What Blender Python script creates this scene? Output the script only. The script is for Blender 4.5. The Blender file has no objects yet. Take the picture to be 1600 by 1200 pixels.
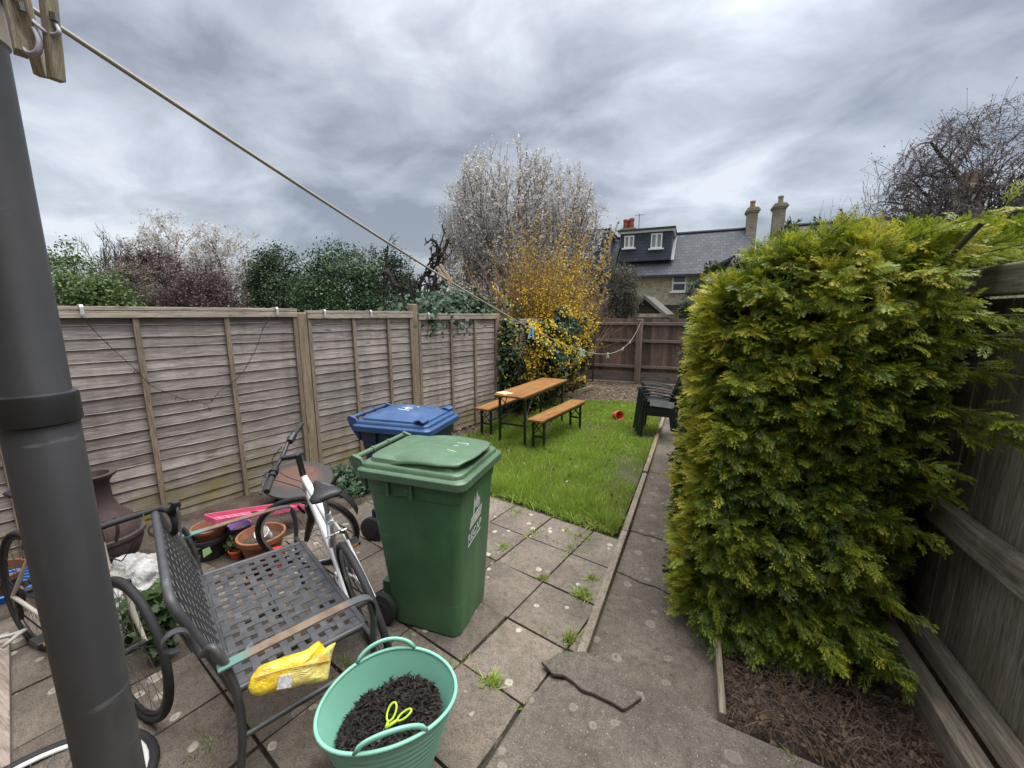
import bpy, math, random
import numpy as np
from mathutils import Vector, Matrix, Euler, Quaternion, noise as mnoise
random.seed(7); rng = np.random.default_rng(11)
S = bpy.context.scene
COL = S.collection
R = math.radians; PI = math.pi
# ------------------------------------------------------------------ camera
CAMH, YAW, PITCH, FPX = 1.85, R(23.5), R(9.8), 630.0
cd = bpy.data.cameras.new('camera'); cam = bpy.data.objects.new('camera', cd); COL.objects.link(cam)
cam.location = (0, 0, CAMH); cam.rotation_euler = (R(90)-PITCH, 0, YAW)
cd.sensor_width = 36; cd.sensor_fit = 'HORIZONTAL'; cd.lens = 36*FPX/1600
cd.clip_start = 0.02; cd.clip_end = 2000
S.camera = cam
# ------------------------------------------------------------------ sky and sun (overcast)
SUN_EL, SUN_AZ = R(76), R(60)
w = bpy.data.worlds.new('World'); S.world = w; w.use_nodes = True
wn = w.node_tree; wn.nodes.clear()
def wnode(t, **k):
    n = wn.nodes.new(t)
    for a, b in k.items(): setattr(n, a, b)
    return n
wl = wn.links.new
def wmath(op, a, b=None):
    n = wnode('ShaderNodeMath', operation=op)
    for i, v in enumerate((a, b)):
        if v is None: continue
        if isinstance(v, (int, float)): n.inputs[i].default_value = v
        else: wl(v, n.inputs[i])
    return n.outputs[0]
out = wnode('ShaderNodeOutputWorld'); bg = wnode('ShaderNodeBackground'); bg.inputs['Strength'].default_value = 0.1
sky = wnode('ShaderNodeTexSky', sky_type='NISHITA', sun_disc=False, sun_elevation=SUN_EL, sun_rotation=SUN_AZ)
tc = wnode('ShaderNodeTexCoord'); sx = wnode('ShaderNodeSeparateXYZ'); wl(tc.outputs['Generated'], sx.inputs[0])
zz = wmath('ADD', wmath('MAXIMUM', sx.outputs[2], 0.0), 0.30)
cx = wnode('ShaderNodeCombineXYZ')
wl(wmath('DIVIDE', sx.outputs[0], zz), cx.inputs[0]); wl(wmath('DIVIDE', sx.outputs[1], zz), cx.inputs[1])
def wnoise(scale, detail, rough, dist, off, scl=(0.9, 1.1, 1)):
    mp = wnode('ShaderNodeMapping'); wl(cx.outputs[0], mp.inputs[0]); mp.inputs['Location'].default_value = off
    mp.inputs['Rotation'].default_value = (0, 0, R(-20)); mp.inputs['Scale'].default_value = scl
    n = wnode('ShaderNodeTexNoise'); wl(mp.outputs[0], n.inputs['Vector'])
    n.inputs['Scale'].default_value = scale; n.inputs['Detail'].default_value = detail
    n.inputs['Roughness'].default_value = rough; n.inputs['Distortion'].default_value = dist
    return n.outputs['Fac']
na = wnoise(0.95, 7, 0.5, 0.25, (3.1, 1.7, 0)); nb = wnoise(3.0, 8, 0.55, 0.35, (8.3, 4.4, 2))
nsum = wmath('ADD', wmath('MULTIPLY', na, 0.60), wmath('MULTIPLY', nb, 0.40))
cr = wnode('ShaderNodeValToRGB'); wl(nsum, cr.inputs[0])
els = cr.color_ramp.elements
els[0].position = 0.40; els[0].color = (0.215, 0.226, 0.255, 1)
els[1].position = 0.61; els[1].color = (0.66, 0.68, 0.715, 1)
for p_, c_ in ((0.46, (0.325, 0.342, 0.378, 1)), (0.51, (0.42, 0.437, 0.47, 1)), (0.56, (0.53, 0.555, 0.60, 1))):
    e = els.new(p_); e.color = c_
# thicker, brighter cloud towards the zenith, as under any overcast
lift = wmath('ADD', wmath('MULTIPLY', wmath('POWER', wmath('MAXIMUM', sx.outputs[2], 0.0), 4.0), 17.0), 3.3)
sc_ = wnode('ShaderNodeVectorMath', operation='SCALE'); wl(cr.outputs[0], sc_.inputs[0]); wl(lift, sc_.inputs['Scale'])
mixw = wnode('ShaderNodeMix', data_type='RGBA'); mixw.inputs['Factor'].default_value = 0.9
wl(sky.outputs[0], mixw.inputs['A']); wl(sc_.outputs[0], mixw.inputs['B'])
wl(mixw.outputs['Result'], bg.inputs['Color']); wl(bg.outputs[0], out.inputs[0])
sd = bpy.data.lights.new('sun', 'SUN'); sun = bpy.data.objects.new('sun', sd); COL.objects.link(sun)
sd.energy = 1.5; sd.angle = R(50); sd.color = (1.0, 0.97, 0.92)
sun.rotation_euler = (R(90)-SUN_EL, 0, PI - SUN_AZ); sun.location = (0, 0, 20)
S.view_settings.view_transform = 'Standard'; S.view_settings.look = 'None'
S.view_settings.exposure = 1.85; S.view_settings.gamma = 1
S.render.engine = 'CYCLES'; S.cycles.use_denoising = True; S.cycles.max_bounces = 6
S.cycles.transparent_max_bounces = 8
# ------------------------------------------------------------------ surveying helpers: a pixel of the 1600 x 1200 photo to a place in the garden
_F = Vector((-math.sin(YAW)*math.cos(PITCH), math.cos(YAW)*math.cos(PITCH), -math.sin(PITCH)))
_R = Vector((math.cos(YAW), math.sin(YAW), 0)); _U = _R.cross(_F); CAM = Vector((0, 0, CAMH))
def ray(x, y): return _F + _R*((x-800)/FPX) + _U*((600-y)/FPX)
def atz(x, y, z=0.0):
    d = ray(x, y); return CAM + d*((z-CAMH)/d.z)
def aty(x, y, Y):
    d = ray(x, y); return CAM + d*(Y/d.y)
def atx(x, y, X):
    d = ray(x, y); return CAM + d*(X/d.x)
def atd(x, y, D): return CAM + ray(x, y)*D
def atp(x, y, p, n):
    d = ray(x, y); n = Vector(n); return CAM + d*((Vector(p)-CAM).dot(n)/d.dot(n))
# ------------------------------------------------------------------ object helpers
def tag(o, label, cat, group=None):
    o['label'] = label; o['category'] = cat
    if group: o['group'] = group
    return o
def thing(name, label, cat, loc=(0, 0, 0), rz=0.0, group=None):
    o = bpy.data.objects.new(name, None); COL.objects.link(o); o.empty_display_size = 0.1
    o.location = loc; o.rotation_euler = (0, 0, rz)
    return tag(o, label, cat, group)
def copy_tree(o, parent=None):
    c = o.copy(); COL.objects.link(c); c.parent = parent
    for ch in [k for k in o.children]: copy_tree(ch, c)
    return c
def link(name, me, m, parent=None):
    o = bpy.data.objects.new(name, me); COL.objects.link(o)
    if m is not None: me.materials.append(m)
    if parent is not None: o.parent = parent
    return o
def kind(o, k): o['kind'] = k; return o
class MB:
    """collects shapes, then links them as one mesh"""
    def __init__(s): s.v = []; s.f = []; s.r = []
    def add(s, vs, fs, r=None, M=None):
        o = len(s.v)
        if M is not None: vs = [M @ Vector(v) for v in vs]
        s.v += [tuple(v) for v in vs]; s.f += [tuple(i+o for i in f) for f in fs]
        r = random.random() if r is None else r
        s.r += [r]*len(fs); return s
    def box(s, c, d, M=None, r=None, rot=None):
        x, y, z = d[0]/2, d[1]/2, d[2]/2
        vs = [Vector((a, b, e)) for a in (-x, x) for b in (-y, y) for e in (-z, z)]
        if rot is not None:
            q = Euler(rot).to_matrix(); vs = [q @ v for v in vs]
        vs = [v+Vector(c) for v in vs]
        return s.add(vs, [(0, 1, 3, 2), (4, 6, 7, 5), (0, 4, 5, 1), (2, 3, 7, 6), (0, 2, 6, 4), (1, 5, 7, 3)], r, M)
    def bar(s, a, b, wd, th, up=(0, 0, 1), r=None):
        a = Vector(a); b = Vector(b); d = (b-a).normalized(); u = Vector(up)
        u = (u-d*u.dot(d)).normalized(); n = d.cross(u)
        vs = [p+n*(wd/2*i)+u*(th/2*j) for p in (a, b) for i, j in ((-1, -1), (1, -1), (1, 1), (-1, 1))]
        return s.add(vs, [(3, 2, 1, 0), (4, 5, 6, 7), (0, 1, 5, 4), (1, 2, 6, 5), (2, 3, 7, 6), (3, 0, 4, 7)], r)
    def strip(s, pts, wd, th, up=(0, 0, 1), r=None, side=None):
        """flat bar bent along a path"""
        P = [Vector(p) for p in pts]; n = len(P); vs = []; prev = None
        for i, p in enumerate(P):
            d = (P[min(i+1, n-1)]-P[max(i-1, 0)]).normalized()
            u = Vector(up) if prev is None else prev
            sd_ = d.cross(Vector(up)); sd_ = Vector(side) if side else (sd_.normalized() if sd_.length > 1e-4 else prev)
            prev = sd_; uu = sd_.cross(d).normalized()
            vs += [p+sd_*(wd/2*i_)+uu*(th/2*j_) for i_, j_ in ((-1, -1), (1, -1), (1, 1), (-1, 1))]
        fs = [(3, 2, 1, 0), tuple(4*(n-1)+k for k in range(4))]
        for i in range(n-1):
            for k in range(4): fs.append((4*i+k, 4*i+(k+1) % 4, 4*i+4+(k+1) % 4, 4*i+4+k))
        return s.add(vs, fs, r)
    def tube(s, pts, rad, n=8, closed=False, caps=True, r=None, sq=(1, 1)):
        P = [Vector(p) for p in pts]; m = len(P)
        rr = list(rad) if hasattr(rad, '__len__') else [rad]*m
        vs = []; u = None
        for i in range(m):
            if closed: d = P[(i+1) % m]-P[i-1]
            else: d = P[min(i+1, m-1)]-P[max(i-1, 0)]
            d = d.normalized() if d.length > 1e-9 else Vector((0, 0, 1))
            if u is None: u = Vector((0, 0, 1)) if abs(d.z) < 0.9 else Vector((1, 0, 0))
            u = u-d*u.dot(d)
            u = u.normalized() if u.length > 1e-6 else d.orthogonal().normalized()
            b = d.cross(u)
            for k in range(n):
                a = 2*PI*k/n; vs.append(P[i]+(u*math.cos(a)*sq[0]+b*math.sin(a)*sq[1])*rr[i])
        fs = []
        for i in range(m if closed else m-1):
            j = (i+1) % m
            for k in range(n): fs.append((i*n+k, i*n+(k+1) % n, j*n+(k+1) % n, j*n+k))
        if caps and not closed:
            fs.append(tuple(range(n-1, -1, -1))); fs.append(tuple((m-1)*n+k for k in range(n)))
        return s.add(vs, fs, r)
    def lathe(s, prof, n=28, c=(0, 0, 0), rot=None, r=None, sx=1, sy=1):
        vs = []; q = Euler(rot).to_matrix() if rot is not None else Matrix.Identity(3)
        for (a, z) in prof:
            for k in range(n): vs.append(q @ Vector((a*sx*math.cos(2*PI*k/n), a*sy*math.sin(2*PI*k/n), z))+Vector(c))
        fs = []
        for i in range(len(prof)-1):
            for k in range(n): fs.append((i*n+k, i*n+(k+1) % n, (i+1)*n+(k+1) % n, (i+1)*n+k))
        if prof[0][0] > 1e-6: fs.append(tuple(range(n-1, -1, -1)))
        if prof[-1][0] > 1e-6: fs.append(tuple((len(prof)-1)*n+k for k in range(n)))
        return s.add(vs, fs, r)
    def prism(s, poly, fr, th, r=None):
        """polygon in the frame fr=(origin, ex, ey), extruded th along ex x ey"""
        o, ex, ey = (Vector(q) for q in fr); n = ex.cross(ey).normalized(); m = len(poly)
        a = [o+ex*p[0]+ey*p[1] for p in poly]; b = [p+n*th for p in a]
        fs = [tuple(range(m-1, -1, -1)), tuple(range(m, 2*m))]+[(i, (i+1) % m, m+(i+1) % m, m+i) for i in range(m)]
        return s.add(a+b, fs, r)
    def grid(s, fn, nu, nv, r=None):
        vs = [fn(i/nu, j/nv) for j in range(nv+1) for i in range(nu+1)]
        fs = [(j*(nu+1)+i, j*(nu+1)+i+1, (j+1)*(nu+1)+i+1, (j+1)*(nu+1)+i) for j in range(nv) for i in range(nu)]
        return s.add(vs, fs, r)
    def build(s, name, m, parent=None, smooth=False, bevel=0.0, seg=2, sub=0, solid=0.0):
        me = bpy.data.meshes.new(name); me.from_pydata(s.v, [], s.f); me.update()
        at = me.attributes.new('rnd', 'FLOAT', 'FACE'); at.data.foreach_set('value', np.array(s.r, dtype=np.float32))
        o = link(name, me, m, parent)
        if smooth:
            me.polygons.foreach_set('use_smooth', [True]*len(me.polygons))
            if smooth is not True: me.set_sharp_from_angle(angle=R(smooth))
        if solid:
            md = o.modifiers.new('thickness', 'SOLIDIFY'); md.thickness = solid; md.offset = 0
        if bevel:
            md = o.modifiers.new('bevel', 'BEVEL'); md.width = bevel; md.segments = seg; md.limit_method = 'ANGLE'; md.angle_limit = R(40)
        if sub:
            md = o.modifiers.new('subsurf', 'SUBSURF'); md.levels = sub; md.render_levels = sub
        return o
def npmesh(name, V, Q, rn, m, parent=None, smooth=False):
    """mesh from numpy arrays: V (n,3), Q (k,3 or 4), one random number per face"""
    me = bpy.data.meshes.new(name); k = Q.shape[1]
    me.vertices.add(len(V)); me.vertices.foreach_set('co', V.astype(np.float32).ravel())
    me.loops.add(Q.size); me.loops.foreach_set('vertex_index', Q.astype(np.int32).ravel())
    me.polygons.add(len(Q)); me.polygons.foreach_set('loop_start', np.arange(0, Q.size, k, dtype=np.int32))
    me.update(calc_edges=True); me.validate()
    at = me.attributes.new('rnd', 'FLOAT', 'FACE'); at.data.foreach_set('value', rn.astype(np.float32))
    if smooth: me.polygons.foreach_set('use_smooth', [True]*len(me.polygons))
    return link(name, me, m, parent)
# ------------------------------------------------------------------ material helpers
class NT:
    def __init__(s, name):
        s.m = bpy.data.materials.new(name); s.m.use_nodes = True; s.t = s.m.node_tree
        s.b = s.t.nodes['Principled BSDF']; s.o = s.t.nodes['Material Output']
        s.tc = s.t.nodes.new('ShaderNodeTexCoord')
    def n(s, t, ins=None, **k):
        q = s.t.nodes.new(t)
        for a, b in k.items(): setattr(q, a, b)
        for a, b in (ins or {}).items(): s.set(q.inputs[a], b)
        return q
    def set(s, sock, v):
        if isinstance(v, bpy.types.NodeSocket): s.t.links.new(v, sock)
        else:
            if hasattr(sock.default_value, '__len__') and len(sock.default_value) == 4 and len(v) == 3: v = (*v, 1)
            sock.default_value = v
    def math(s, op, a, b=0.0, c=None, clamp=False):
        q = s.n('ShaderNodeMath', operation=op, use_clamp=clamp); s.set(q.inputs[0], a); s.set(q.inputs[1], b)
        if c is not None: s.set(q.inputs[2], c)
        return q.outputs[0]
    def coord(s, scale=(1, 1, 1), which='Object', rot=(0, 0, 0), loc=(0, 0, 0)):
        q = s.n('ShaderNodeMapping'); s.t.links.new(s.tc.outputs[which], q.inputs[0])
        q.inputs['Scale'].default_value = scale; q.inputs['Rotation'].default_value = rot; q.inputs['Location'].default_value = loc
        return q.outputs[0]
    def noise(s, vec, scale, detail=4, rough=0.55, dist=0.0, col=False):
        q = s.n('ShaderNodeTexNoise', {'Vector': vec, 'Scale': scale, 'Detail': detail, 'Roughness': rough, 'Distortion': dist})
        return q.outputs['Color' if col else 'Fac']
    def vor(s, vec, scale, feat='F1', out='Distance', rnd=1.0):
        q = s.n('ShaderNodeTexVoronoi', {'Vector': vec, 'Scale': scale, 'Randomness': rnd}, feature=feat)
        return q.outputs[out]
    def ramp(s, fac, stops, interp='LINEAR'):
        q = s.n('ShaderNodeValToRGB', {'Fac': fac}); e = q.color_ramp.elements; q.color_ramp.interpolation = interp
        e[0].position, e[1].position = stops[0][0], stops[-1][0]
        def c4(c): return (*c, 1) if hasattr(c, '__len__') else (c, c, c, 1)
        e[0].color, e[1].color = c4(stops[0][1]), c4(stops[-1][1])
        for p, c in stops[1:-1]:
            x = e.new(p); x.color = c4(c)
        return q.outputs[0]
    def mix(s, f, a, b, blend='MIX'):
        q = s.n('ShaderNodeMix', data_type='RGBA', blend_type=blend); s.set(q.inputs[0], f); s.set(q.inputs[6], a); s.set(q.inputs[7], b)
        return q.outputs[2]
    def rnd(s): return s.n('ShaderNodeAttribute', attribute_name='rnd').outputs['Fac']
    def geo(s, o='Position'): return s.n('ShaderNodeNewGeometry').outputs[o]
    def bump(s, h, strength=0.3, dist=0.01):
        q = s.n('ShaderNodeBump', {'Height': h, 'Strength': strength, 'Distance': dist}); s.t.links.new(q.outputs[0], s.b.inputs['Normal']); return q
    def base(s, c, rough=0.6, metal=0.0, spec=0.5):
        s.set(s.b.inputs['Base Color'], c); s.set(s.b.inputs['Roughness'], rough); s.set(s.b.inputs['Metallic'], metal)
        s.set(s.b.inputs['Specular IOR Level'], spec); return s.m
def vary(nt, c, amt=0.3):
    """per-piece brightness variation"""
    f = nt.math('MULTIPLY_ADD', nt.rnd(), amt, 1-amt/2)
    q = nt.n('ShaderNodeVectorMath', operation='SCALE'); nt.set(q.inputs[0], c); nt.set(q.inputs['Scale'], f)
    return q.outputs[0]
def m_plain(name, c, rough=0.5, metal=0.0, var=0.25, sc=12, bump=0.15, spec=0.5, c2=None, dirt=0.0, dist=0.002):
    t = NT(name); v = t.coord(); n = t.noise(v, sc, 6, 0.6)
    c2 = c2 or tuple(x*(1-var) for x in c)
    b = t.mix(t.ramp(n, ((0.35, 0.0), (0.68, 1.0))), c2, c)
    if dirt:
        sn = t.noise(t.coord((1, 1, 0.10)), sc*2.2, 7, 0.7, 0.3); b = t.mix(t.math('MULTIPLY', t.ramp(sn, ((0.52, 0.0), (0.70, 1.0))), dirt*0.9), b, tuple(min(1, x*1.7+0.03) for x in c))
        s2 = t.noise(t.coord((0.12, 0.12, 1)), sc*9, 5, 0.7, 0.2); b = t.mix(t.math('MULTIPLY', t.ramp(s2, ((0.64, 0.0), (0.70, 1.0))), dirt*1.4, clamp=True), b, tuple(min(1, x*2.2+0.06) for x in c))
        d = t.noise(v, sc*0.35, 8, 0.7, 0.4); b = t.mix(t.math('MULTIPLY', t.ramp(d, ((0.5, 0.0), (0.72, 1.0))), dirt), b, (0.10, 0.085, 0.065))
    t.base(b, t.math('MULTIPLY_ADD', n, 0.25, rough-0.12), metal, spec)
    if bump: t.bump(t.noise(v, sc*6, 4), bump, dist)
    return t.m
def m_leaf(name, stops, trans=0.35, rough=0.5, clump=0.35, csc=1.6, spec=0.35):
    """leaf colour picked per leaf, with broad light and dark clumps of different growth"""
    t = NT(name); f = t.math('ADD', t.math('MULTIPLY', t.rnd(), 1-clump), t.math('MULTIPLY', t.noise(t.coord(), csc, 2), clump))
    c = t.ramp(f, stops); t.base(c, rough, 0, spec)
    tr = t.n('ShaderNodeBsdfTranslucent', {'Color': c}); mx = t.n('ShaderNodeMixShader', {0: trans})
    t.t.links.new(t.b.outputs[0], mx.inputs[1]); t.t.links.new(tr.outputs[0], mx.inputs[2]); t.t.links.new(mx.outputs[0], t.o.inputs[0])
    return t.m
def m_wood(name, c1, c2, axis='X', gs=7.0, rough=0.85, var=0.35, algae=0.0, knots=True, stain=0.3, bump=0.35, dark=(0.05, 0.042, 0.035)):
    """weathered timber: grain along an axis, knots, per-board tone; algae = green growth near the soil"""
    t = NT(name); k = {'X': (0.06, 1, 1), 'Y': (1, 0.06, 1), 'Z': (1, 1, 0.06)}[axis]
    off = t.n('ShaderNodeCombineXYZ'); rr = t.rnd(); t.set(off.inputs[0], t.math('MULTIPLY', rr, 37.0)); t.set(off.inputs[1], t.math('MULTIPLY', rr, 11.0)); t.set(off.inputs[2], t.math('MULTIPLY', rr, 5.0))
    ad = t.n('ShaderNodeVectorMath', operation='ADD'); t.set(ad.inputs[0], t.tc.outputs['Object']); t.set(ad.inputs[1], off.outputs[0])
    mp = t.n('ShaderNodeMapping', {'Vector': ad.outputs[0], 'Scale': k})
    g = t.noise(mp.outputs[0], gs*9, 8, 0.65, 0.8); g2 = t.noise(mp.outputs[0], gs*28, 3, 0.6)
    c = t.mix(t.ramp(g, ((0.40, 0.0), (0.60, 1.0))), c1, c2)
    c = t.mix(t.math('MULTIPLY', t.ramp(g2, ((0.48, 0.0), (0.66, 1.0))), 0.6), c, dark)
    bl = t.noise(t.tc.outputs['Object'], 2.2, 5, 0.6)
    c = t.mix(t.math('MULTIPLY', t.ramp(bl, ((0.42, 0.0), (0.7, 1.0))), stain), c, tuple(x*0.55 for x in c1))
    if knots:
        km = {'X': (2.3, 9, 9), 'Y': (9, 2.3, 9), 'Z': (9, 9, 2.3)}[axis]
        mk = t.n('ShaderNodeMapping', {'Vector': ad.outputs[0], 'Scale': km})
        kn = t.vor(mk.outputs[0], 1.0); c = t.mix(t.ramp(kn, ((0.07, 0.8), (0.16, 0.0))), c, tuple(x*0.38 for x in c1))
    c = vary(t, c, var)
    ws = t.noise(t.coord({'X': (1.0, 1.0, 0.12), 'Y': (1.0, 1.0, 0.12), 'Z': (1.0, 1.0, 0.25)}[axis]), 4.5, 7, 0.65, 0.3)
    c = t.mix(t.math('MULTIPLY', t.ramp(ws, ((0.50, 0.0), (0.66, 1.0))), stain*0.9), c, tuple(x*0.5 for x in c1))
    if algae:
        sz = t.n('ShaderNodeSeparateXYZ', {0: t.geo()}); h = sz.outputs[2]
        an = t.math('MULTIPLY_ADD', t.noise(t.tc.outputs['Object'], 3.0, 6, 0.65), 1.3, -0.35)
        am = t.math('MULTIPLY', t.math('SUBTRACT', an, t.math('MULTIPLY', h, 0.55), clamp=True), algae*2.2, clamp=True)
        c = t.mix(am, c, (0.20, 0.165, 0.055))
    t.base(c, rough, 0, 0.25); t.bump(t.math('ADD', g, t.math('MULTIPLY', g2, 0.5)), bump, 0.006)
    return t.m
# ================================================================== ground, paving, path, lawn
def inpoly(x, y, P):
    P = np.array(P); c = np.zeros(len(x), bool); j = len(P)-1
    for i in range(len(P)):
        a, b = P[i], P[j]
        m = ((a[1] > y) != (b[1] > y)) & (x < (b[0]-a[0])*(y-a[1])/(b[1]-a[1]+1e-12)+a[0]); c ^= m; j = i
    return c
def sample_poly(P, n):
    P = np.array(P); lo, hi = P.min(0), P.max(0); ox = []; oy = []
    while sum(map(len, ox)) < n:
        x = rng.uniform(lo[0], hi[0], n*2); y = rng.uniform(lo[1], hi[1], n*2); k = inpoly(x, y, P); ox.append(x[k]); oy.append(y[k])
    return np.concatenate(ox)[:n], np.concatenate(oy)[:n]
# far ground
t = NT('far_ground_mat'); v = t.coord()
t.base(t.mix(t.ramp(t.noise(v, 0.6, 8, 0.6), ((0.4, 0.0), (0.6, 1.0))), (0.06, 0.08, 0.03), (0.09, 0.075, 0.05)), 0.95)
g = MB(); g.box((0, 150, -0.35), (600, 600, 0.3)); kind(g.build('ground', t.m), 'structure')
# soil of the garden
t = NT('soil_mat'); v = t.coord(); a = t.noise(v, 5, 8, 0.7); b = t.noise(v, 45, 6, 0.7)
c = t.mix(t.ramp(a, ((0.35, 0.0), (0.65, 1.0))), (0.055, 0.042, 0.033), (0.12, 0.093, 0.075))
c = t.mix(t.ramp(t.vor(v, 42), ((0.10, 0.6), (0.2, 0.0))), c, (0.20, 0.165, 0.12))
t.base(c, 0.95, 0, 0.15); t.bump(t.math('ADD', a, b), 0.9, 0.03); M_SOIL = t.m
def soil_fn(u, v_):
    x = -5.6+7.0*u; y = -1.0+12.6*v_
    z = -0.075+0.02*mnoise.noise((x*2.2, y*2.2, 0.3))+0.012*mnoise.noise((x*9, y*9, 4))
    if y > 8.2: z += 0.06*min(1, (y-8.2)/0.6)
    lim = -3.65 if y < 1.6 else -2.95
    if x < lim+0.2 and y < 4.2: z += 0.085*min(1, (lim+0.2-x)/0.3)*min(1, (4.2-y)/0.4)
    return (x, y, z)
g = MB(); g.grid(soil_fn, 150, 260); kind(g.build('soil_bed', M_SOIL, smooth=True), 'structure')
# concrete
def m_concrete(name, c1, c2, spots=0.0, speck=1.0, var=0.25):
    t = NT(name); v = t.coord(); a = t.noise(v, 3.2, 8, 0.62, 0.3); b = t.noise(v, 26, 6, 0.6); f = t.noise(v, 160, 3, 0.6)
    c = t.mix(t.ramp(a, ((0.34, 0.0), (0.66, 1.0))), c1, c2)
    c = t.mix(t.math('MULTIPLY', t.ramp(b, ((0.46, 0.0), (0.7, 1.0))), 0.55), c, tuple(x*0.5 for x in c1))
    c = t.mix(t.math('MULTIPLY', t.ramp(t.noise(v, 1.3, 6, 0.7, 0.8), ((0.52, 0.0), (0.68, 1.0))), 0.5), c, (0.055, 0.052, 0.036))
    c = t.mix(t.math('MULTIPLY', t.ramp(t.vor(v, 75), ((0.12, 0.8), (0.24, 0.0))), speck*0.8), c, (0.33, 0.29, 0.235))
    c = t.mix(t.math('MULTIPLY', t.ramp(t.vor(v, 34), ((0.055, 0.9), (0.10, 0.0))), speck), c, (0.55, 0.50, 0.41))
    c = t.mix(t.math('MULTIPLY', t.ramp(f, ((0.46, 0.0), (0.66, 1.0))), 0.7), c, (0.045, 0.040, 0.034))
    if spots:
        for sc, lo, hi, of in ((5.5, 0.13, 0.19, 0.0), (9.5, 0.13, 0.22, 3.7)):
            vv = t.coord(loc=(of, of*1.7, 0)); wv = t.n('ShaderNodeVectorMath', operation='ADD')
            t.set(wv.inputs[0], vv); q = t.n('ShaderNodeVectorMath', operation='SCALE'); t.set(q.inputs[0], t.noise(v, 9, 3, col=True)); q.inputs['Scale'].default_value = 0.05; t.set(wv.inputs[1], q.outputs[0])
            d = t.vor(wv.outputs[0], sc); blob = t.ramp(d, ((lo-0.02, 0.55), (lo, 1.0), (hi-0.02, 0.7), (hi, 0.0)))
            pick = t.ramp(t.n('ShaderNodeSeparateColor', {0: t.vor(wv.outputs[0], sc, out='Color')}).outputs[0], ((0.50, 0.0), (0.56, 1.0)))
            c = t.mix(t.math('MULTIPLY', t.math('MULTIPLY', t.math('MULTIPLY', blob, pick), t.ramp(b, ((0.3, 0.35), (0.6, 1.0)))), spots), c, (0.44, 0.41, 0.345))
    c = vary(t, c, var); t.base(c, 0.92, 0, 0.2)
    t.bump(t.math('ADD', t.math('ADD', b, f), t.math('MULTIPLY', t.vor(v, 75), 0.7)), 0.55, 0.006); return t.m
M_SLAB = m_concrete('paving_slab_mat', (0.145, 0.120, 0.099), (0.225, 0.188, 0.153), 1.0, 0.35, 0.45)
M_PATH = m_concrete('path_concrete_mat', (0.118, 0.099, 0.080), (0.188, 0.158, 0.127), 0.35, 0.8, 0.14)
M_APRON = m_concrete('apron_concrete_mat', (0.105, 0.090, 0.075), (0.17, 0.147, 0.122), 0.3, 0.8, 0.14)
M_KERB = m_concrete('kerb_mat', (0.22, 0.185, 0.14), (0.31, 0.26, 0.20), 0.3, 0.6, 0.1)
TH = R(12.8); ex = Vector((math.cos(TH), -math.sin(TH), 0)); ey = Vector((math.sin(TH), math.cos(TH), 0)); G0 = Vector((-0.912, 2.026, 0)); SL = 0.415
APRON = [(-0.585, 1.60), (-0.30, 1.905), (0.292, 1.80), (1.3, 1.70), (1.3, -0.6), (-0.95, -0.6), (-0.645, 1.22)]
def clip_half(poly, n, d):
    """keep the part of poly with n.p <= d"""
    o = []
    for i, p in enumerate(poly):
        q = poly[(i+1) % len(poly)]; a = n[0]*p[0]+n[1]*p[1]-d; b = n[0]*q[0]+n[1]*q[1]-d
        if a <= 0: o.append(p)
        if (a < 0 < b) or (b < 0 < a): s = a/(a-b); o.append((p[0]+(q[0]-p[0])*s, p[1]+(q[1]-p[1])*s))
    return o
mb = MB()
for i in range(-10, 3):
    for j in range(-9, 3):
        gp = 0.005+0.004*random.random(); o = G0+ex*(i*SL)+ey*(j*SL)
        c = [o+ex*(a*SL+(gp if a == 0 else -gp))+ey*(b*SL+(gp if b == 0 else -gp)) for a, b in ((0, 0), (1, 0), (1, 1), (0, 1))]
        poly = [(p.x, p.y) for p in c]
        poly = clip_half(poly, (1, -0.0207), -0.47); poly = clip_half(poly, (0.989, -0.147), -0.838) if j <= -2 else poly
        if len(poly) < 3: continue
        cx_ = sum(p[0] for p in poly)/len(poly); cy_ = sum(p[1] for p in poly)/len(poly)
        if cx_ < (-3.7 if cy_ < 1.7 else -2.95) or cy_ < -0.8: continue
        tx, ty, tz = (random.gauss(0, 0.006) for _ in range(3)); th_ = 0.05
        top = [(p[0], p[1], (p[0]-cx_)*tx*2+(p[1]-cy_)*ty*2+tz*0.5) for p in poly]; m = len(top)
        mb.add(top+[(p[0], p[1], -th_-0.03) for p in poly], [tuple(range(m))]+[((k+1) % m, k, m+k, m+(k+1) % m) for k in range(m)])
kind(mb.build('patio_paving', M_SLAB, bevel=0.006, seg=2), 'structure')
# joint filling between the slabs
t = NT('joint_soil_mat'); v = t.coord(); t.base(t.mix(t.ramp(t.noise(v, 6, 6, 0.7), ((0.4, 0.0), (0.6, 1.0))), (0.035, 0.03, 0.024), (0.042, 0.040, 0.022)), 0.95); t.bump(t.noise(v, 60), 0.8, 0.01)
mb = MB(); mb.prism([(-3.7, -0.8), (-0.6, -0.8), (-0.6, 1.5), (-0.46, 1.9), (-0.43, 3.25), (-2.0, 3.62), (-3.0, 3.7), (-3.0, 2.0), (-3.6, 1.6)], ((0, 0, -0.05), (1, 0, 0), (0, 1, 0)), 0.025); kind(mb.build('joint_soil', t.m), 'structure')
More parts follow.
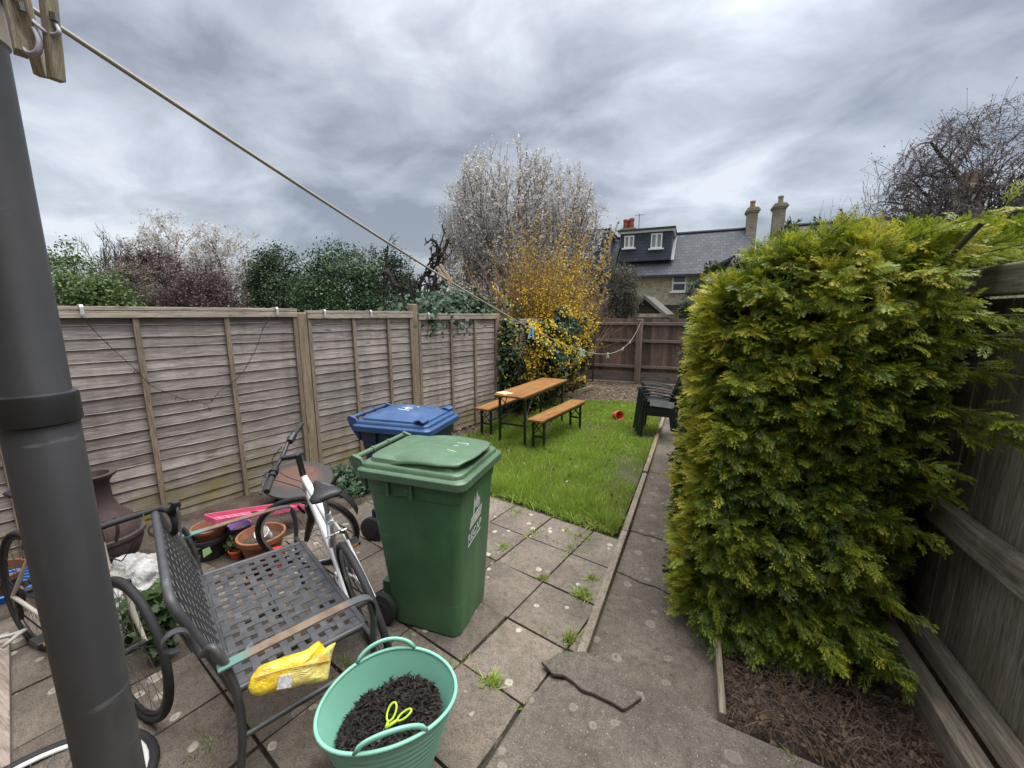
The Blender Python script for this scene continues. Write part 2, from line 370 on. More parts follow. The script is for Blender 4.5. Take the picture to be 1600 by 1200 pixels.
# path: concrete bays with a crack between them
def rough_line(a, b, n, amp): return [(a[0]+(b[0]-a[0])*i/n, a[1]+(b[1]-a[1])*i/n+(random.gauss(0, amp) if 0 < i < n else 0)) for i in range(n+1)]
mb = MB(); cuts = [((-0.40, 1.895), (0.25, 1.80)), ((-0.37, 2.80), (0.27, 2.62)), ((-0.35, 3.42), (0.27, 3.36)), ((-0.33, 4.9), (0.28, 4.9)), ((-0.31, 6.6), (0.3, 6.6)), ((-0.28, 8.6), (0.3, 8.6)), ((-0.25, 10.9), (0.3, 10.9))]
lines = [rough_line(a, b, 14, 0.008 if k in (1, 2) else 0.003) for k, (a, b) in enumerate(cuts)]
for k in range(len(lines)-1):
    lo = [(x, y+0.006) for x, y in lines[k]]; hi = [(x, y-0.006) for x, y in lines[k+1]][::-1]
    mb.prism(lo+hi, ((0, 0, -0.09), (1, 0, 0), (0, 1, 0)), 0.06+random.uniform(-0.004, 0.006))
kind(mb.build('garden_path', M_PATH, bevel=0.004, seg=1), 'structure')
mb = MB(); mb.prism([(p[0], p[1]) for p in reversed(APRON)], ((0, 0, -0.08), (1, 0, 0), (0, 1, 0)), 0.095); kind(mb.build('concrete_apron', M_APRON, bevel=0.008), 'structure')
# broken corner of concrete lying on the path end
o = tag(None or (lambda q: q)(MB().prism([(p[0]+random.gauss(0, 0.006), p[1]+random.gauss(0, 0.006)) for p in [(-0.588, 1.765), (-0.555, 1.742), (-0.52, 1.728), (-0.48, 1.724), (-0.44, 1.735), (-0.40, 1.708), (-0.36, 1.69), (-0.30, 1.693), (-0.24, 1.685), (-0.20, 1.682), (-0.165, 1.665), (-0.15, 1.682), (-0.135, 1.70), (-0.12, 1.73), (-0.085, 1.765), (-0.10, 1.79), (-0.15, 1.812), (-0.22, 1.845), (-0.30, 1.90), (-0.40, 1.905), (-0.47, 1.885), (-0.53, 1.85), (-0.565, 1.80)]], ((0, 0, 0.017), (1, 0, 0), (0, 1, 0)), 0.022)).build('broken_slab', M_APRON, bevel=0.005, seg=2),
        'broken corner piece of rough concrete lying where path meets patio', 'broken slab')
# kerbs
mb = MB(); pts = [(-0.42, 1.90), (-0.385, 3.3), (-0.355, 4.7)]
for a, b in zip(pts[:-1], pts[1:]): mb.bar((*a, -0.03), (b[0], b[1]-0.008, -0.03), 0.05, 0.13)
kind(mb.build('path_kerb', M_KERB, bevel=0.006), 'structure')
M_EDGE = m_wood('edging_timber_mat', (0.17, 0.13, 0.09), (0.27, 0.21, 0.15), 'Y', 4, stain=0.4)
mb = MB(); mb.bar((-0.355, 4.71, -0.02), (-0.30, 8.0, -0.02), 0.05, 0.14)
tag(mb.build('edging_board', M_EDGE, bevel=0.004), 'long brown timber edging board between the lawn and the concrete path', 'edging board')
mb = MB(); mb.bar((-2.55, 8.62, 0.02), (-2.12, 9.95, 0.05), 0.06, 0.09, r=0.9)
tag(mb.build('edging_board', M_EDGE, bevel=0.006), 'short pale timber batten lying on soil below the yellow flowered bush', 'edging board')
mb = MB(); mb.bar((0.262, 1.815, -0.005), (0.275, 2.9, -0.005), 0.03, 0.12, r=0.6)
tag(mb.build('edging_board', m_wood('bed_board_mat', (0.20, 0.17, 0.12), (0.30, 0.26, 0.19), 'Y', 4, stain=0.4), bevel=0.004), 'short timber bed edging board at the foot of the conifer hedge', 'edging board')
# ------------------------------------------------------------------ grass
def blades(name, x, y, z, hgt, wd, m, lean=0.45, curl=0.5):
    n = len(x); az = rng.uniform(0, 2*PI, n); ln = np.abs(rng.normal(0, lean, n)); wa = rng.uniform(0, 2*PI, n)
    dx, dy = np.cos(az), np.sin(az); wx, wy = np.cos(wa)*wd, np.sin(wa)*wd
    lv = []
    for f, ws in ((0, 1.0), (0.55, 0.8), (1.0, 0.08)):
        h = hgt*(f-0.25*curl*f*f*ln); s = hgt*(ln*f*0.6+curl*ln*f*f*0.6)
        for sg in (-1, 1): lv.append(np.stack([x+dx*s+sg*wx*ws, y+dy*s+sg*wy*ws, z+h], 1))
    V = np.stack(lv, 1).reshape(-1, 3); b = np.arange(n)*6
    Q = np.concatenate([np.stack([b, b+1, b+3, b+2], 1), np.stack([b+2, b+3, b+5, b+4], 1)]); r = rng.random(n)
    return npmesh(name, V, Q, np.concatenate([r, r]), m)
M_GRASS = m_leaf('grass_mat', ((0.0, (0.38, 0.28, 0.14)), (0.22, (0.30, 0.28, 0.08)), (0.38, (0.24, 0.35, 0.05)), (0.62, (0.29, 0.43, 0.06)), (0.8, (0.40, 0.52, 0.10)), (1.0, (0.48, 0.52, 0.17))), 0.38, 0.5, 0.5, 2.2)
LAWN = [(-2.05, 3.72), (-1.75, 3.60), (-1.4, 3.56), (-1.15, 3.45), (-0.8, 3.42), (-0.45, 3.30), (-0.41, 4.2), (-0.40, 5.0), (-0.38, 5.8), (-0.36, 7.0), (-0.5, 8.3), (-1.2, 8.55), (-2.0, 8.35), (-2.5, 8.3), (-2.9, 7.0), (-3.0, 5.6), (-3.1, 4.7), (-2.7, 4.2)]
mb = MB(); mb.prism(LAWN, ((0, 0, -0.06), (1, 0, 0), (0, 1, 0)), 0.05)
t = NT('turf_mat'); v = t.coord(); t.base(t.mix(t.ramp(t.noise(v, 3, 6), ((0.42, 0.0), (0.62, 1.0))), (0.045, 0.06, 0.016), (0.085, 0.07, 0.035)), 0.95); t.bump(t.noise(v, 50), 0.8, 0.02)
kind(mb.build('lawn_ground', t.m), 'structure')
x, y = sample_poly(LAWN, 100000)
nz = np.array([mnoise.noise((a*2.3, b*2.3, 1.0)) for a, b in zip(x, y)]); nz2 = np.array([mnoise.noise((a*9, b*9, 5.0)) for a, b in zip(x, y)])
bare = np.exp(-(((x+0.55)/0.28)**2+((y-4.75)/0.75)**2))+0.8*np.exp(-(((x+1.35)/0.35)**2+((y-6.6)/0.7)**2))+0.8*np.exp(-(((x+0.5)/0.3)**2+((y-6.4)/0.5)**2))
keep = rng.random(len(x)) > bare*0.95+np.clip(-nz*1.1-0.12, 0, 0.75)
near = np.clip((4.3-y-0.15*(x+1.2))/0.9, 0, 1)*(0.6+0.8*np.clip(nz2+0.3, 0, 1))
nz3 = np.array([mnoise.noise((a*4.5, b*4.5, 9.0)) for a, b in zip(x, y)])
h = (0.045+0.05*np.clip(nz+0.3, 0, 1)+0.09*np.clip(nz3-0.05, 0, 1)+0.05*np.clip(nz2, 0, 1)+0.06*near)*rng.uniform(0.6, 1.3, len(x))*(1-0.5*np.clip(bare, 0, 1))
o = blades('lawn_grass', x[keep], y[keep], np.full(keep.sum(), -0.012), h[keep], 0.0030+0.0010*(y[keep]-3.5)/2, M_GRASS, 0.5)
kind(tag(o, 'lush green lawn grass, longer along its front edge', 'grass'), 'stuff')
# weeds and grass tufts in the joints
px = []
for (a, b, nn, sp, hh) in ((767, 1068, 130, 0.035, 0.06), (912, 930, 120, 0.045, 0.07), (890, 1000, 80, 0.03, 0.08), (848, 903, 60, 0.025, 0.05), (893, 857, 90, 0.06, 0.05), (905, 838, 90, 0.07, 0.06), (838, 832, 70, 0.05, 0.05), (786, 855, 50, 0.03, 0.06), (810, 800, 70, 0.05, 0.05), (925, 905, 70, 0.03, 0.06), (640, 995, 100, 0.06, 0.03), (700, 1035, 80, 0.05, 0.03), (730, 1050, 60, 0.05, 0.025), (850, 985, 50, 0.05, 0.02), (820, 1100, 20, 0.02, 0.03), (980, 810, 60, 0.03, 0.07), (878, 1030, 50, 0.03, 0.05), (740, 1090, 30, 0.05, 0.02), (545, 1040, 60, 0.05, 0.05), (320, 1170, 70, 0.05, 0.05), (880, 870, 40, 0.05, 0.03), (765, 870, 40, 0.06, 0.03), (1240, 1190, 40, 0.03, 0.05), (1150, 640, 1, 0.01, 0.02), (775, 780, 90, 0.12, 0.05), (900, 815, 90, 0.10, 0.06)):
    p = atz(a, b)
    for k in range(nn):
        if sp > 0.045:
            s_ = random.gauss(0, sp*1.5); q = p+ex*s_ if k % 2 else p+ey*s_
            px.append((q.x+random.gauss(0, 0.008), q.y+random.gauss(0, 0.008), hh*random.uniform(0.3, 0.95)))
        else: px.append((p.x+random.gauss(0, sp*0.6), p.y+random.gauss(0, sp*0.6), hh*random.uniform(0.4, 1.0)))
for k in range(900):
    f = random.random(); q = Vector((-2.02+1.56*f, 3.66-0.36*f, 0))-ey*abs(random.gauss(0, 0.035)); px.append((q.x, q.y, random.uniform(0.03, 0.10)))
for k in range(1500):
    i, j = random.randint(-5, 2), random.randint(-3, 4); q = G0+ex*(i*SL)+ey*(j*SL)+(ex if k % 2 else ey)*random.uniform(0, SL)
    if mnoise.noise((q.x*3.3, q.y*3.3, 6.0)) > 0.12 and q.x < -0.45: px.append((q.x+random.gauss(0, 0.006), q.y+random.gauss(0, 0.006), random.uniform(0.008, 0.03)))
px = np.array(px); o = blades('joint_weeds', px[:, 0], px[:, 1], np.full(len(px), -0.01), px[:, 2], 0.0035, M_GRASS, 0.9, 0.8)
kind(tag(o, 'small green weeds and grass tufts growing in the paving joints', 'weeds'), 'stuff')
# dead leaves, petals and gravel crumbs
def crumbs(name, x, y, z, size, m, flat=0.3):
    n = len(x); V = []; az = rng.uniform(0, 2*PI, n); s = size*rng.uniform(0.5, 1.4, n); tl = rng.normal(0, flat, (n, 2))
    for k, (a, rr) in enumerate(((0, 1.0), (PI/2, 0.6), (PI, 1.0), (3*PI/2, 0.6))):
        u, w_ = np.cos(az+a)*s*rr, np.sin(az+a)*s*rr; V.append(np.stack([x+u, y+w_, z+u*tl[:, 0]+w_*tl[:, 1]+s*0.3], 1))
    V = np.stack(V, 1).reshape(-1, 3); b = np.arange(n)*4
    return npmesh(name, V, np.stack([b, b+1, b+2, b+3], 1), rng.random(n), m)
M_LITTER = m_leaf('leaf_litter_mat', ((0.0, (0.05, 0.035, 0.025)), (0.5, (0.16, 0.10, 0.06)), (0.85, (0.30, 0.21, 0.13)), (1.0, (0.45, 0.38, 0.28))), 0.05, 0.9)
x, y = sample_poly([(-2.9, 8.5), (0.2, 8.5), (0.2, 11.25), (-2.8, 11.25)], 2600)
kind(tag(crumbs('leaf_litter', x, y, np.full(len(x), -0.012), 0.022, M_LITTER), 'brown dead leaf litter scattered on the bare soil by the back fence', 'leaf litter'), 'stuff')
x, y = sample_poly([(-5.2, 1.0), (-2.9, 1.2), (-2.9, 3.7), (-2.7, 4.2), (-3.1, 6.6), (-4.0, 5.0), (-4.8, 2.0)], 3200)
kind(tag(crumbs('leaf_litter', x, y, np.full(len(x), -0.02), 0.014, M_LITTER, 0.6), 'dark crumbs of leaf and grit on soil along the left fence', 'leaf litter'), 'stuff')
xl, yl = sample_poly(LAWN, 380); kind(tag(crumbs('lawn_litter', xl, yl, np.full(380, 0.035), 0.016, M_LITTER, 0.8), 'brown leaf scraps and petals scattered over the lawn', 'leaf litter'), 'stuff')
xl, yl = sample_poly([(-0.36, 1.9), (0.22, 1.85), (0.24, 6.0), (-0.30, 6.0)], 420); kind(tag(crumbs('path_litter', xl, yl, np.full(420, -0.026), 0.006, M_LITTER, 0.4), 'pale petals and crumbs scattered along the concrete path', 'litter'), 'stuff')
# ================================================================== fences
FP3 = Vector((-3.18, 6.62, 0)); FD = Vector((math.sin(TH), math.cos(TH), 0))
def on_fence(px):
    d = ray(px, 491); d = Vector((d.x, d.y, 0)); n = Vector((FD.y, -FD.x, 0)); s = FP3.dot(n)/d.dot(n); return d*s
M_LAP = m_wood('lap_board_mat', (0.27, 0.23, 0.205), (0.45, 0.40, 0.365), 'X', 5, var=0.5, algae=0.95, stain=0.45, dark=(0.10, 0.08, 0.068))
M_BATTEN = m_wood('batten_mat', (0.24, 0.185, 0.135), (0.36, 0.285, 0.21), 'Z', 6, var=0.25, algae=0.5, knots=False)
M_CAP = m_wood('cap_mat', (0.36, 0.30, 0.24), (0.50, 0.43, 0.35), 'X', 5, var=0.2)
M_POST = m_wood('post_mat', (0.25, 0.195, 0.13), (0.38, 0.30, 0.205), 'Z', 5, var=0.15, algae=0.5, stain=0.5)
def lap_panel(label, A, B, z1, nb, bats, mat=M_LAP, z0=-0.02, seed=0, grp='overlapping board fence panels along the left boundary'):
    A = Vector(A); B = Vector(B); L = (B-A).length; rz = math.atan2(B.y-A.y, B.x-A.x)
    t = thing('lap_fence', label, 'fence', (A.x, A.y, 0), rz, grp); rd = random.Random(seed)
    mb = MB(); h = (z1-0.03-z0)/nb; nx = 26
    for i in range(nb):
        jit = rd.gauss(0, 0.006); sl = rd.gauss(0, 0.004); vs = []
        for k in range(nx+1):
            x = L*k/nx; wv = 0.010*mnoise.noise((x*2.1, i*3.7, seed))+0.004*mnoise.noise((x*7, i*1.7, seed+9))+jit+sl*(x-L/2)
            zb = z0+i*h-0.008+wv; zt = z0+(i+1)*h+0.03
            yb = -0.022+0.004*mnoise.noise((x*1.3, i*2.9, seed+4))
            vs += [(x, yb, zb), (x, -0.007, zt), (x, -0.001, zt), (x, yb+0.011, zb)]
        fs = []
        for k in range(nx):
            a = 4*k; b = a+4
            fs += [(a, a+1, b+1, b), (a+1, a+2, b+2, b+1), (a+2, a+3, b+3, b+2), (a+3, a, b, b+3)]
        fs += [(0, 3, 2, 1), (4*nx, 4*nx+1, 4*nx+2, 4*nx+3)]
        mb.add(vs, fs, rd.random())
        ev = []                                                   # worn lower arris, with the light it catches painted in as a paler tone
        for k in range(nx+1): p = vs[4*k]; ev += [(p[0], p[1]-0.0012, p[2]+0.001), (p[0], p[1]-0.0006, p[2]+0.007+0.003*mnoise.noise((p[0]*6, i, seed)))]
        mb.add(ev, [(2*k, 2*k+1, 2*k+3, 2*k+2) for k in range(nx)], 1.9)
    mb.build('boards', mat, t, smooth=30)
    for x in [0.022]+list(bats)+[L-0.022]:
        b = MB(); b.box((x, -0.040, (z0+z1-0.035)/2), (0.042, 0.028, z1-0.035-z0)); b.build('batten', M_BATTEN, t, bevel=0.003)
    c = MB(); c.box((L/2, -0.030, z1-0.008), (L, 0.075, 0.03)); c.box((L/2, -0.058, z1-0.055), (L-0.004, 0.018, 0.055)); c.build('cap_rail', M_CAP, t, bevel=0.003)
    return t
def fence_post(label, p, z1, wd=0.1, m=M_POST, grp='timber posts of the left boundary fence', off=-0.0):
    b = MB(); n = 8
    b.tube([(0, 0, -0.1), (0, 0, z1*0.5), (0, 0, z1-0.01), (0, 0, z1)], [wd*0.707, wd*0.707, wd*0.707, wd*0.62], 4)
    o = b.build('fence_post', m, bevel=0.004); o.location = p; o.rotation_euler = (0, 0, R(45)-TH)
    return tag(o, label, 'fence post', grp)
p1, p2, p3 = on_fence(468), on_fence(645), on_fence(773)
pb1, pb2 = on_fence(208), on_fence(350); L1 = (p1-pb1).length
nrm = Vector((FD.y, -FD.x, 0))                                    # towards the garden
s1 = (p1-FD*0.03); first = pb1-FD*((p1-pb1).length/2*0.98)
e1 = p1-FD*0.055
lap_panel('broad weathered grey lap fence panel nearest the drainpipe, string of fairy lights across it', first, e1, 1.905, 19, [(pb1-first).length, (pb2-first).length], seed=1)
lap_panel('lap fence panel between the two tall posts behind the blue bin', p1+FD*0.055, p2-FD*0.05, 1.885, 19, [(p2-p1).length*0.36, (p2-p1).length*0.68], seed=2)
lap_panel('farthest pale lap fence panel, its end swallowed by ivy', p2+FD*0.05, p3, 1.855, 20, [(p3-p2).length*0.36, (p3-p2).length*0.66], seed=3)
pr = first-FD*0.06
lap_panel('lap fence panel mostly hidden behind the dark drainpipe', pr-FD*1.83, pr-FD*0.05, 1.905, 19, [0.6, 1.2], seed=6)
fence_post('square timber fence post behind the bicycle handlebar', p1-nrm*0.0, 1.87)
fence_post('square timber fence post rising above the panels behind the blue bin', p2, 1.99, 0.095)
fence_post('fence post at the ivy end of the farthest lap panel', p3+FD*0.05, 1.86, 0.08)
fence_post('fence post hidden beside the drainpipe end of the lap fence', pr, 1.87)
# boundary beyond the ivy, turning to the back corner
M_LAP2 = m_wood('old_lap_mat', (0.13, 0.095, 0.07), (0.22, 0.165, 0.125), 'X', 5, var=0.3, stain=0.4)
cb = Vector((-2.86, 11.30, 0)); pm = p3+FD*0.12; pmid = (pm+cb)/2
lap_panel('dark lap fence panel buried behind ivy and yellow flowers', pm, pmid, 1.75, 18, [0.8, 1.5], M_LAP2, seed=4)
lap_panel('dark brown lap fence panel meeting the back fence at its corner', pmid, cb-Vector((0, 0.02, 0)), 1.72, 18, [0.8, 1.5], M_LAP2, seed=5)
# closeboard back fence
M_BACK = m_wood('back_board_mat', (0.125, 0.085, 0.062), (0.225, 0.16, 0.122), 'Z', 6, var=0.75, stain=0.35)
M_RAIL = m_wood('back_rail_mat', (0.17, 0.135, 0.115), (0.27, 0.22, 0.19), 'X', 5, var=0.2)
t = thing('board_fence', 'dark brown vertical board fence with three rails closing the far end', 'fence', (-2.92, 11.42, 0), math.atan2(0.06, 3.3))
mb = MB(); x = 0.0
while x < 6.2:
    wd = 0.118; mb.box((x+wd/2, -0.008-random.uniform(0, 0.006), 0.98+random.uniform(-0.012, 0.012)), (wd, 0.014, 1.53), rot=(0, 0, R(4))); x += 0.106
mb.build('boards', M_BACK, t)
for z in (1.60, 1.14, 0.44):
    b = MB(); b.box((3.1, -0.05, z), (6.2, 0.06, 0.075)); b.build('rail', M_RAIL, t, bevel=0.006)
b = MB(); b.box((3.1, -0.045, 0.16), (6.2, 0.03, 0.28)); b.build('gravel_board', M_RAIL, t, bevel=0.004)
q = aty(997, 560, 11.25); fence_post('brown post of the back fence holding the end of the washing line', (q.x, 11.27, 0), 1.73, 0.13, m_wood('back_post_mat', (0.19, 0.14, 0.11), (0.29, 0.22, 0.18), 'Z', 5), 'posts of the back fence')
b = MB(); q = aty(927, 560, 11.25); b.tube([(q.x, 11.27, -0.05), (q.x, 11.27, 1.78)], 0.022, 8)
tag(b.build('fence_pole', m_plain('pole_mat', (0.03, 0.028, 0.027), 0.7)), 'thin black pole standing against the left half of the back fence', 'pole')
# right-hand fence beside the conifer
M_RB = m_wood('right_board_mat', (0.20, 0.168, 0.128), (0.34, 0.295, 0.235), 'Z', 6, var=0.3, algae=0.25, stain=0.5)
M_RR = m_wood('right_rail_mat', (0.21, 0.175, 0.132), (0.35, 0.30, 0.235), 'Y', 5, var=0.2, stain=0.5)
t = thing('board_fence', 'grey brown vertical board fence at right beside the conifer, thick rails facing in', 'fence', (1.27, 0, 0), 0)
mb = MB(); y = 0.3
while y < 11.2:
    wd = 0.165; mb.box((0.012+random.uniform(0, 0.006), y+wd/2, 0.96), (0.016, wd, 1.92), rot=(0, 0, R(-1.2))); y += 0.146
mb.build('boards', M_RB, t)
for z, hh, d in ((1.995, 0.13, 0.075), (0.862, 0.125, 0.07), (0.20, 0.10, 0.07)):
    b = MB(); b.box((-d/2-0.002, 5.75, z), (d, 10.9, hh)); b.build('rail', M_RR, t, bevel=0.01)
b = MB(); b.box((-0.115, 5.75, 0.03), (0.085, 10.9, 0.20)); b.build('gravel_board', M_RR, t, bevel=0.008)
for y_ in (3.4, 6.4, 9.4):
    b = MB(); b.box((-0.04, y_, 0.96), (0.075, 0.09, 1.93)); b.build('post', M_RR, t, bevel=0.005)
# white hooks on the left fence and the string of lights
M_HOOK = m_plain('hook_mat', (0.62, 0.62, 0.60), 0.45, bump=0.0)
def hook(px, z):
    p = on_fence(px); b = MB()
    b.strip([(0.03, 0, z-0.06), (0.03, 0, z+0.012), (0.0, 0, z+0.018), (-0.075, 0, z+0.018), (-0.088, 0, z+0.0), (-0.088, 0, z-0.055), (-0.083, 0, z-0.075)], 0.022, 0.004, side=(0, 1, 0))
    o = b.build('fence_hook', M_HOOK); o.location = p; o.rotation_euler = (0, 0, math.atan2(nrm.y, nrm.x)+PI); return o
for px, z, l in ((126, 1.905, 'white hook on the fence top nearest the drainpipe'), (428, 1.905, 'white hook on the fence top just left of the post behind the bicycle'), (502, 1.885, 'white hook on the fence top just right of the post behind the bicycle'), (574, 1.885, 'white hook on the fence top above the blue bin'), (664, 1.855, 'small white hook on the farthest lap panel top')):
    tag(hook(px, z), l, 'hook', 'white hooks along the fence top')
# ================================================================== plants
def unit(a): return a/np.maximum(np.linalg.norm(a, axis=1, keepdims=True), 1e-9)
def leaf_cloud(name, P, size, m, parent, aspect=0.55, nrm=None, fold=0.0, sv=0.4, spread=1.0):
    """leaf-shaped faces at the points P; nrm biases how they face"""
    n = len(P); N = rng.normal(0, 1, (n, 3))*spread
    if nrm is not None: N = N*0.6+nrm
    N = unit(N); A = unit(np.cross(N, rng.normal(0, 1, (n, 3)))); B = np.cross(N, A)
    s = (size*rng.uniform(1-sv, 1+sv, n))[:, None]
    V = np.stack([P-A*s*0.5, P+B*s*aspect*0.5+N*s*fold, P+A*s*0.5, P-B*s*aspect*0.5+N*s*fold], 1).reshape(-1, 3)
    b = np.arange(n)*4; return npmesh(name, V, np.stack([b, b+1, b+2, b+3], 1), rng.random(n), m, parent)
def grow(mb, p, d, L, r, lev, P, tips):
    """one branch and, recursively, its side branches"""
    n = P.get('seg', 4); pts = [Vector(p)]; d = Vector(d).normalized(); rad = [r]
    for i in range(n):
        j = P['jit']; d = (d+Vector((random.gauss(0, j), random.gauss(0, j), random.gauss(0, j)))+Vector((0, 0, P['up']*(1 if lev else 0.4)))).normalized()
        pts.append(pts[-1]+d*(L/n)); rad.append(r*(1-(i+1)/n*(1-P.get('taper', 0.45))) if lev < P['levels'] else r*(1-0.8*(i+1)/n))
    mb.tube(pts, [max(q, P['rmin']) for q in rad], 5 if r > 0.03 else (4 if lev < P['levels'] else 3), caps=False, r=random.random())
    if lev >= P.get('tip_from', P['levels']): tips.append(pts)
    if lev >= P['levels']: return
    k = P['kids'][lev]
    for i in range(k):
        f = P.get('f0', 0.3)+(1-P.get('f0', 0.3))*(i+random.random())/k; fi = min(int(f*n), n-1); q = pts[fi].lerp(pts[fi+1], f*n-fi)
        dd = (pts[fi+1]-pts[fi]).normalized(); a = P['ang']*random.uniform(0.6, 1.3)
        nd = Quaternion(dd.orthogonal(), a) @ dd; nd = Quaternion(dd, random.uniform(0, 2*PI)) @ nd
        grow(mb, q, nd, L*P['lr']*random.uniform(0.7, 1.15)*(1.15-0.5*f), max(rad[fi]*P['rr'], P['rmin']), lev+1, P, tips)
    if P.get('lead', True): grow(mb, pts[-1], d, L*P['lr'], rad[-1], lev+1, P, tips)
def along(tips, per, sc):
    out = []
    for pts in tips:
        L = sum((pts[i+1]-pts[i]).length for i in range(len(pts)-1)); k = max(1, int(L*per*random.uniform(0.5, 1.4)))
        for _ in range(k):
            f = random.random()*(len(pts)-1); i = int(f); q = pts[i].lerp(pts[i+1], f-i)
            out.append((q.x+random.gauss(0, sc), q.y+random.gauss(0, sc), q.z+random.gauss(0, sc)))
    return np.array(out)
def m_bark(name, c1, c2): return m_plain(name, c2, 0.9, c2=c1, sc=9, bump=0.5, spec=0.2)
BK_GREY = m_bark('grey_bark_mat', (0.06, 0.052, 0.045), (0.13, 0.115, 0.10)); BK_DARK = m_bark('dark_bark_mat', (0.028, 0.023, 0.02), (0.06, 0.05, 0.043))
BK_PALE = m_bark('pale_twig_mat', (0.13, 0.10, 0.08), (0.22, 0.17, 0.14)); BK_TAN = m_bark('tan_twig_mat', (0.16, 0.10, 0.055), (0.27, 0.18, 0.10))
L_BLOS = m_leaf('blossom_mat', ((0.0, (0.36, 0.33, 0.30)), (0.4, (0.54, 0.52, 0.50)), (1.0, (0.76, 0.75, 0.73))), 0.45, 0.7)
L_PLUM = m_leaf('plum_leaf_mat', ((0.0, (0.05, 0.032, 0.032)), (0.5, (0.105, 0.062, 0.058)), (1.0, (0.19, 0.125, 0.115))), 0.25)
L_EVER = m_leaf('evergreen_mat', ((0.0, (0.012, 0.025, 0.012)), (0.5, (0.032, 0.062, 0.024)), (0.85, (0.065, 0.11, 0.04)), (1.0, (0.11, 0.14, 0.065))), 0.15, 0.55, 0.4, 2.0)
L_HOLLY = m_leaf('broad_evergreen_mat', ((0.0, (0.015, 0.035, 0.014)), (0.5, (0.04, 0.085, 0.03)), (0.85, (0.085, 0.15, 0.055)), (1.0, (0.16, 0.20, 0.09))), 0.15, 0.5, 0.4, 2.4, 0.35)
L_LIME = m_leaf('bush_leaf_mat', ((0.0, (0.03, 0.055, 0.018)), (0.5, (0.07, 0.12, 0.03)), (1.0, (0.16, 0.20, 0.06))), 0.25, 0.5, 0.4, 2.0)
L_IVY = m_leaf('ivy_mat', ((0.0, (0.012, 0.028, 0.014)), (0.5, (0.032, 0.07, 0.035)), (0.85, (0.07, 0.12, 0.065)), (1.0, (0.12, 0.16, 0.09))), 0.1, 0.55, 0.3, 3.0, 0.3)
L_YEL = m_leaf('yellow_flower_mat', ((0.0, (0.48, 0.30, 0.02)), (0.5, (0.68, 0.48, 0.03)), (1.0, (0.80, 0.64, 0.09))), 0.3, 0.6)
L_OCH = m_leaf('ochre_flower_mat', ((0.0, (0.28, 0.18, 0.06)), (0.5, (0.46, 0.31, 0.06)), (1.0, (0.62, 0.44, 0.06))), 0.3, 0.6)
L_GREY = m_leaf('grey_twig_leaf_mat', ((0.0, (0.05, 0.055, 0.04)), (0.6, (0.10, 0.105, 0.075)), (1.0, (0.19, 0.19, 0.14))), 0.2, 0.7)
def clumps(c, rad, ncl, per, cs, hollow=0.55, zmin=-1e9):
    """points gathered into clumps through an uneven ellipsoid"""
    d = unit(rng.normal(0, 1, (ncl, 3))); f = rng.uniform(hollow, 1.0, ncl)[:, None]**0.7
    C = np.array(c)+d*f*np.array(rad)*rng.uniform(0.85, 1.12, (ncl, 1))
    Pn = (C[:, None, :]+rng.normal(0, 1, (ncl, per, 3))*cs*rng.uniform(0.6, 1.3, (ncl, 1, 1))).reshape(-1, 3)
    O = np.repeat(unit(C-np.array(c)), per, axis=0); k = Pn[:, 2] > zmin
    return Pn[k], O[k]
def bushy(name, label, cat, px, ptop, pw, D, leaf, ncl, per, size, zb=0.0, grp='trees and shrubs beyond the left fence', bark=BK_DARK, flat=0.8, cs=0.09, aspect=0.6, hollow=0.5):
    """dense leafy tree: trunk, limbs and a crown of leaf clumps; the crown spans pw photo pixels at depth D"""
    top = atd(px, ptop, D); W = pw/2/FPX*D; c = Vector((top.x, top.y, 0)); hz = top.z; h = (hz-zb)/2
    t = thing(name, label, cat, c, 0, grp); mb = MB(); tips = []
    grow(mb, (0, 0, -0.3), (0.05, 0, 1), hz*0.55, 0.03+0.02*W, 0, dict(jit=0.1, up=0.12, levels=2, kids=(6, 4), ang=0.7, lr=0.6, rr=0.55, rmin=0.008), tips)
    mb.build('trunk', bark, t)
    P, O = clumps((0, 0, zb+h), (W, W*flat, h), ncl, per, W*cs+0.05, hollow, 0.2)
    leaf_cloud('crown', P, size, leaf, t, aspect, O*0.5+np.array([0, 0, 0.35])); return t
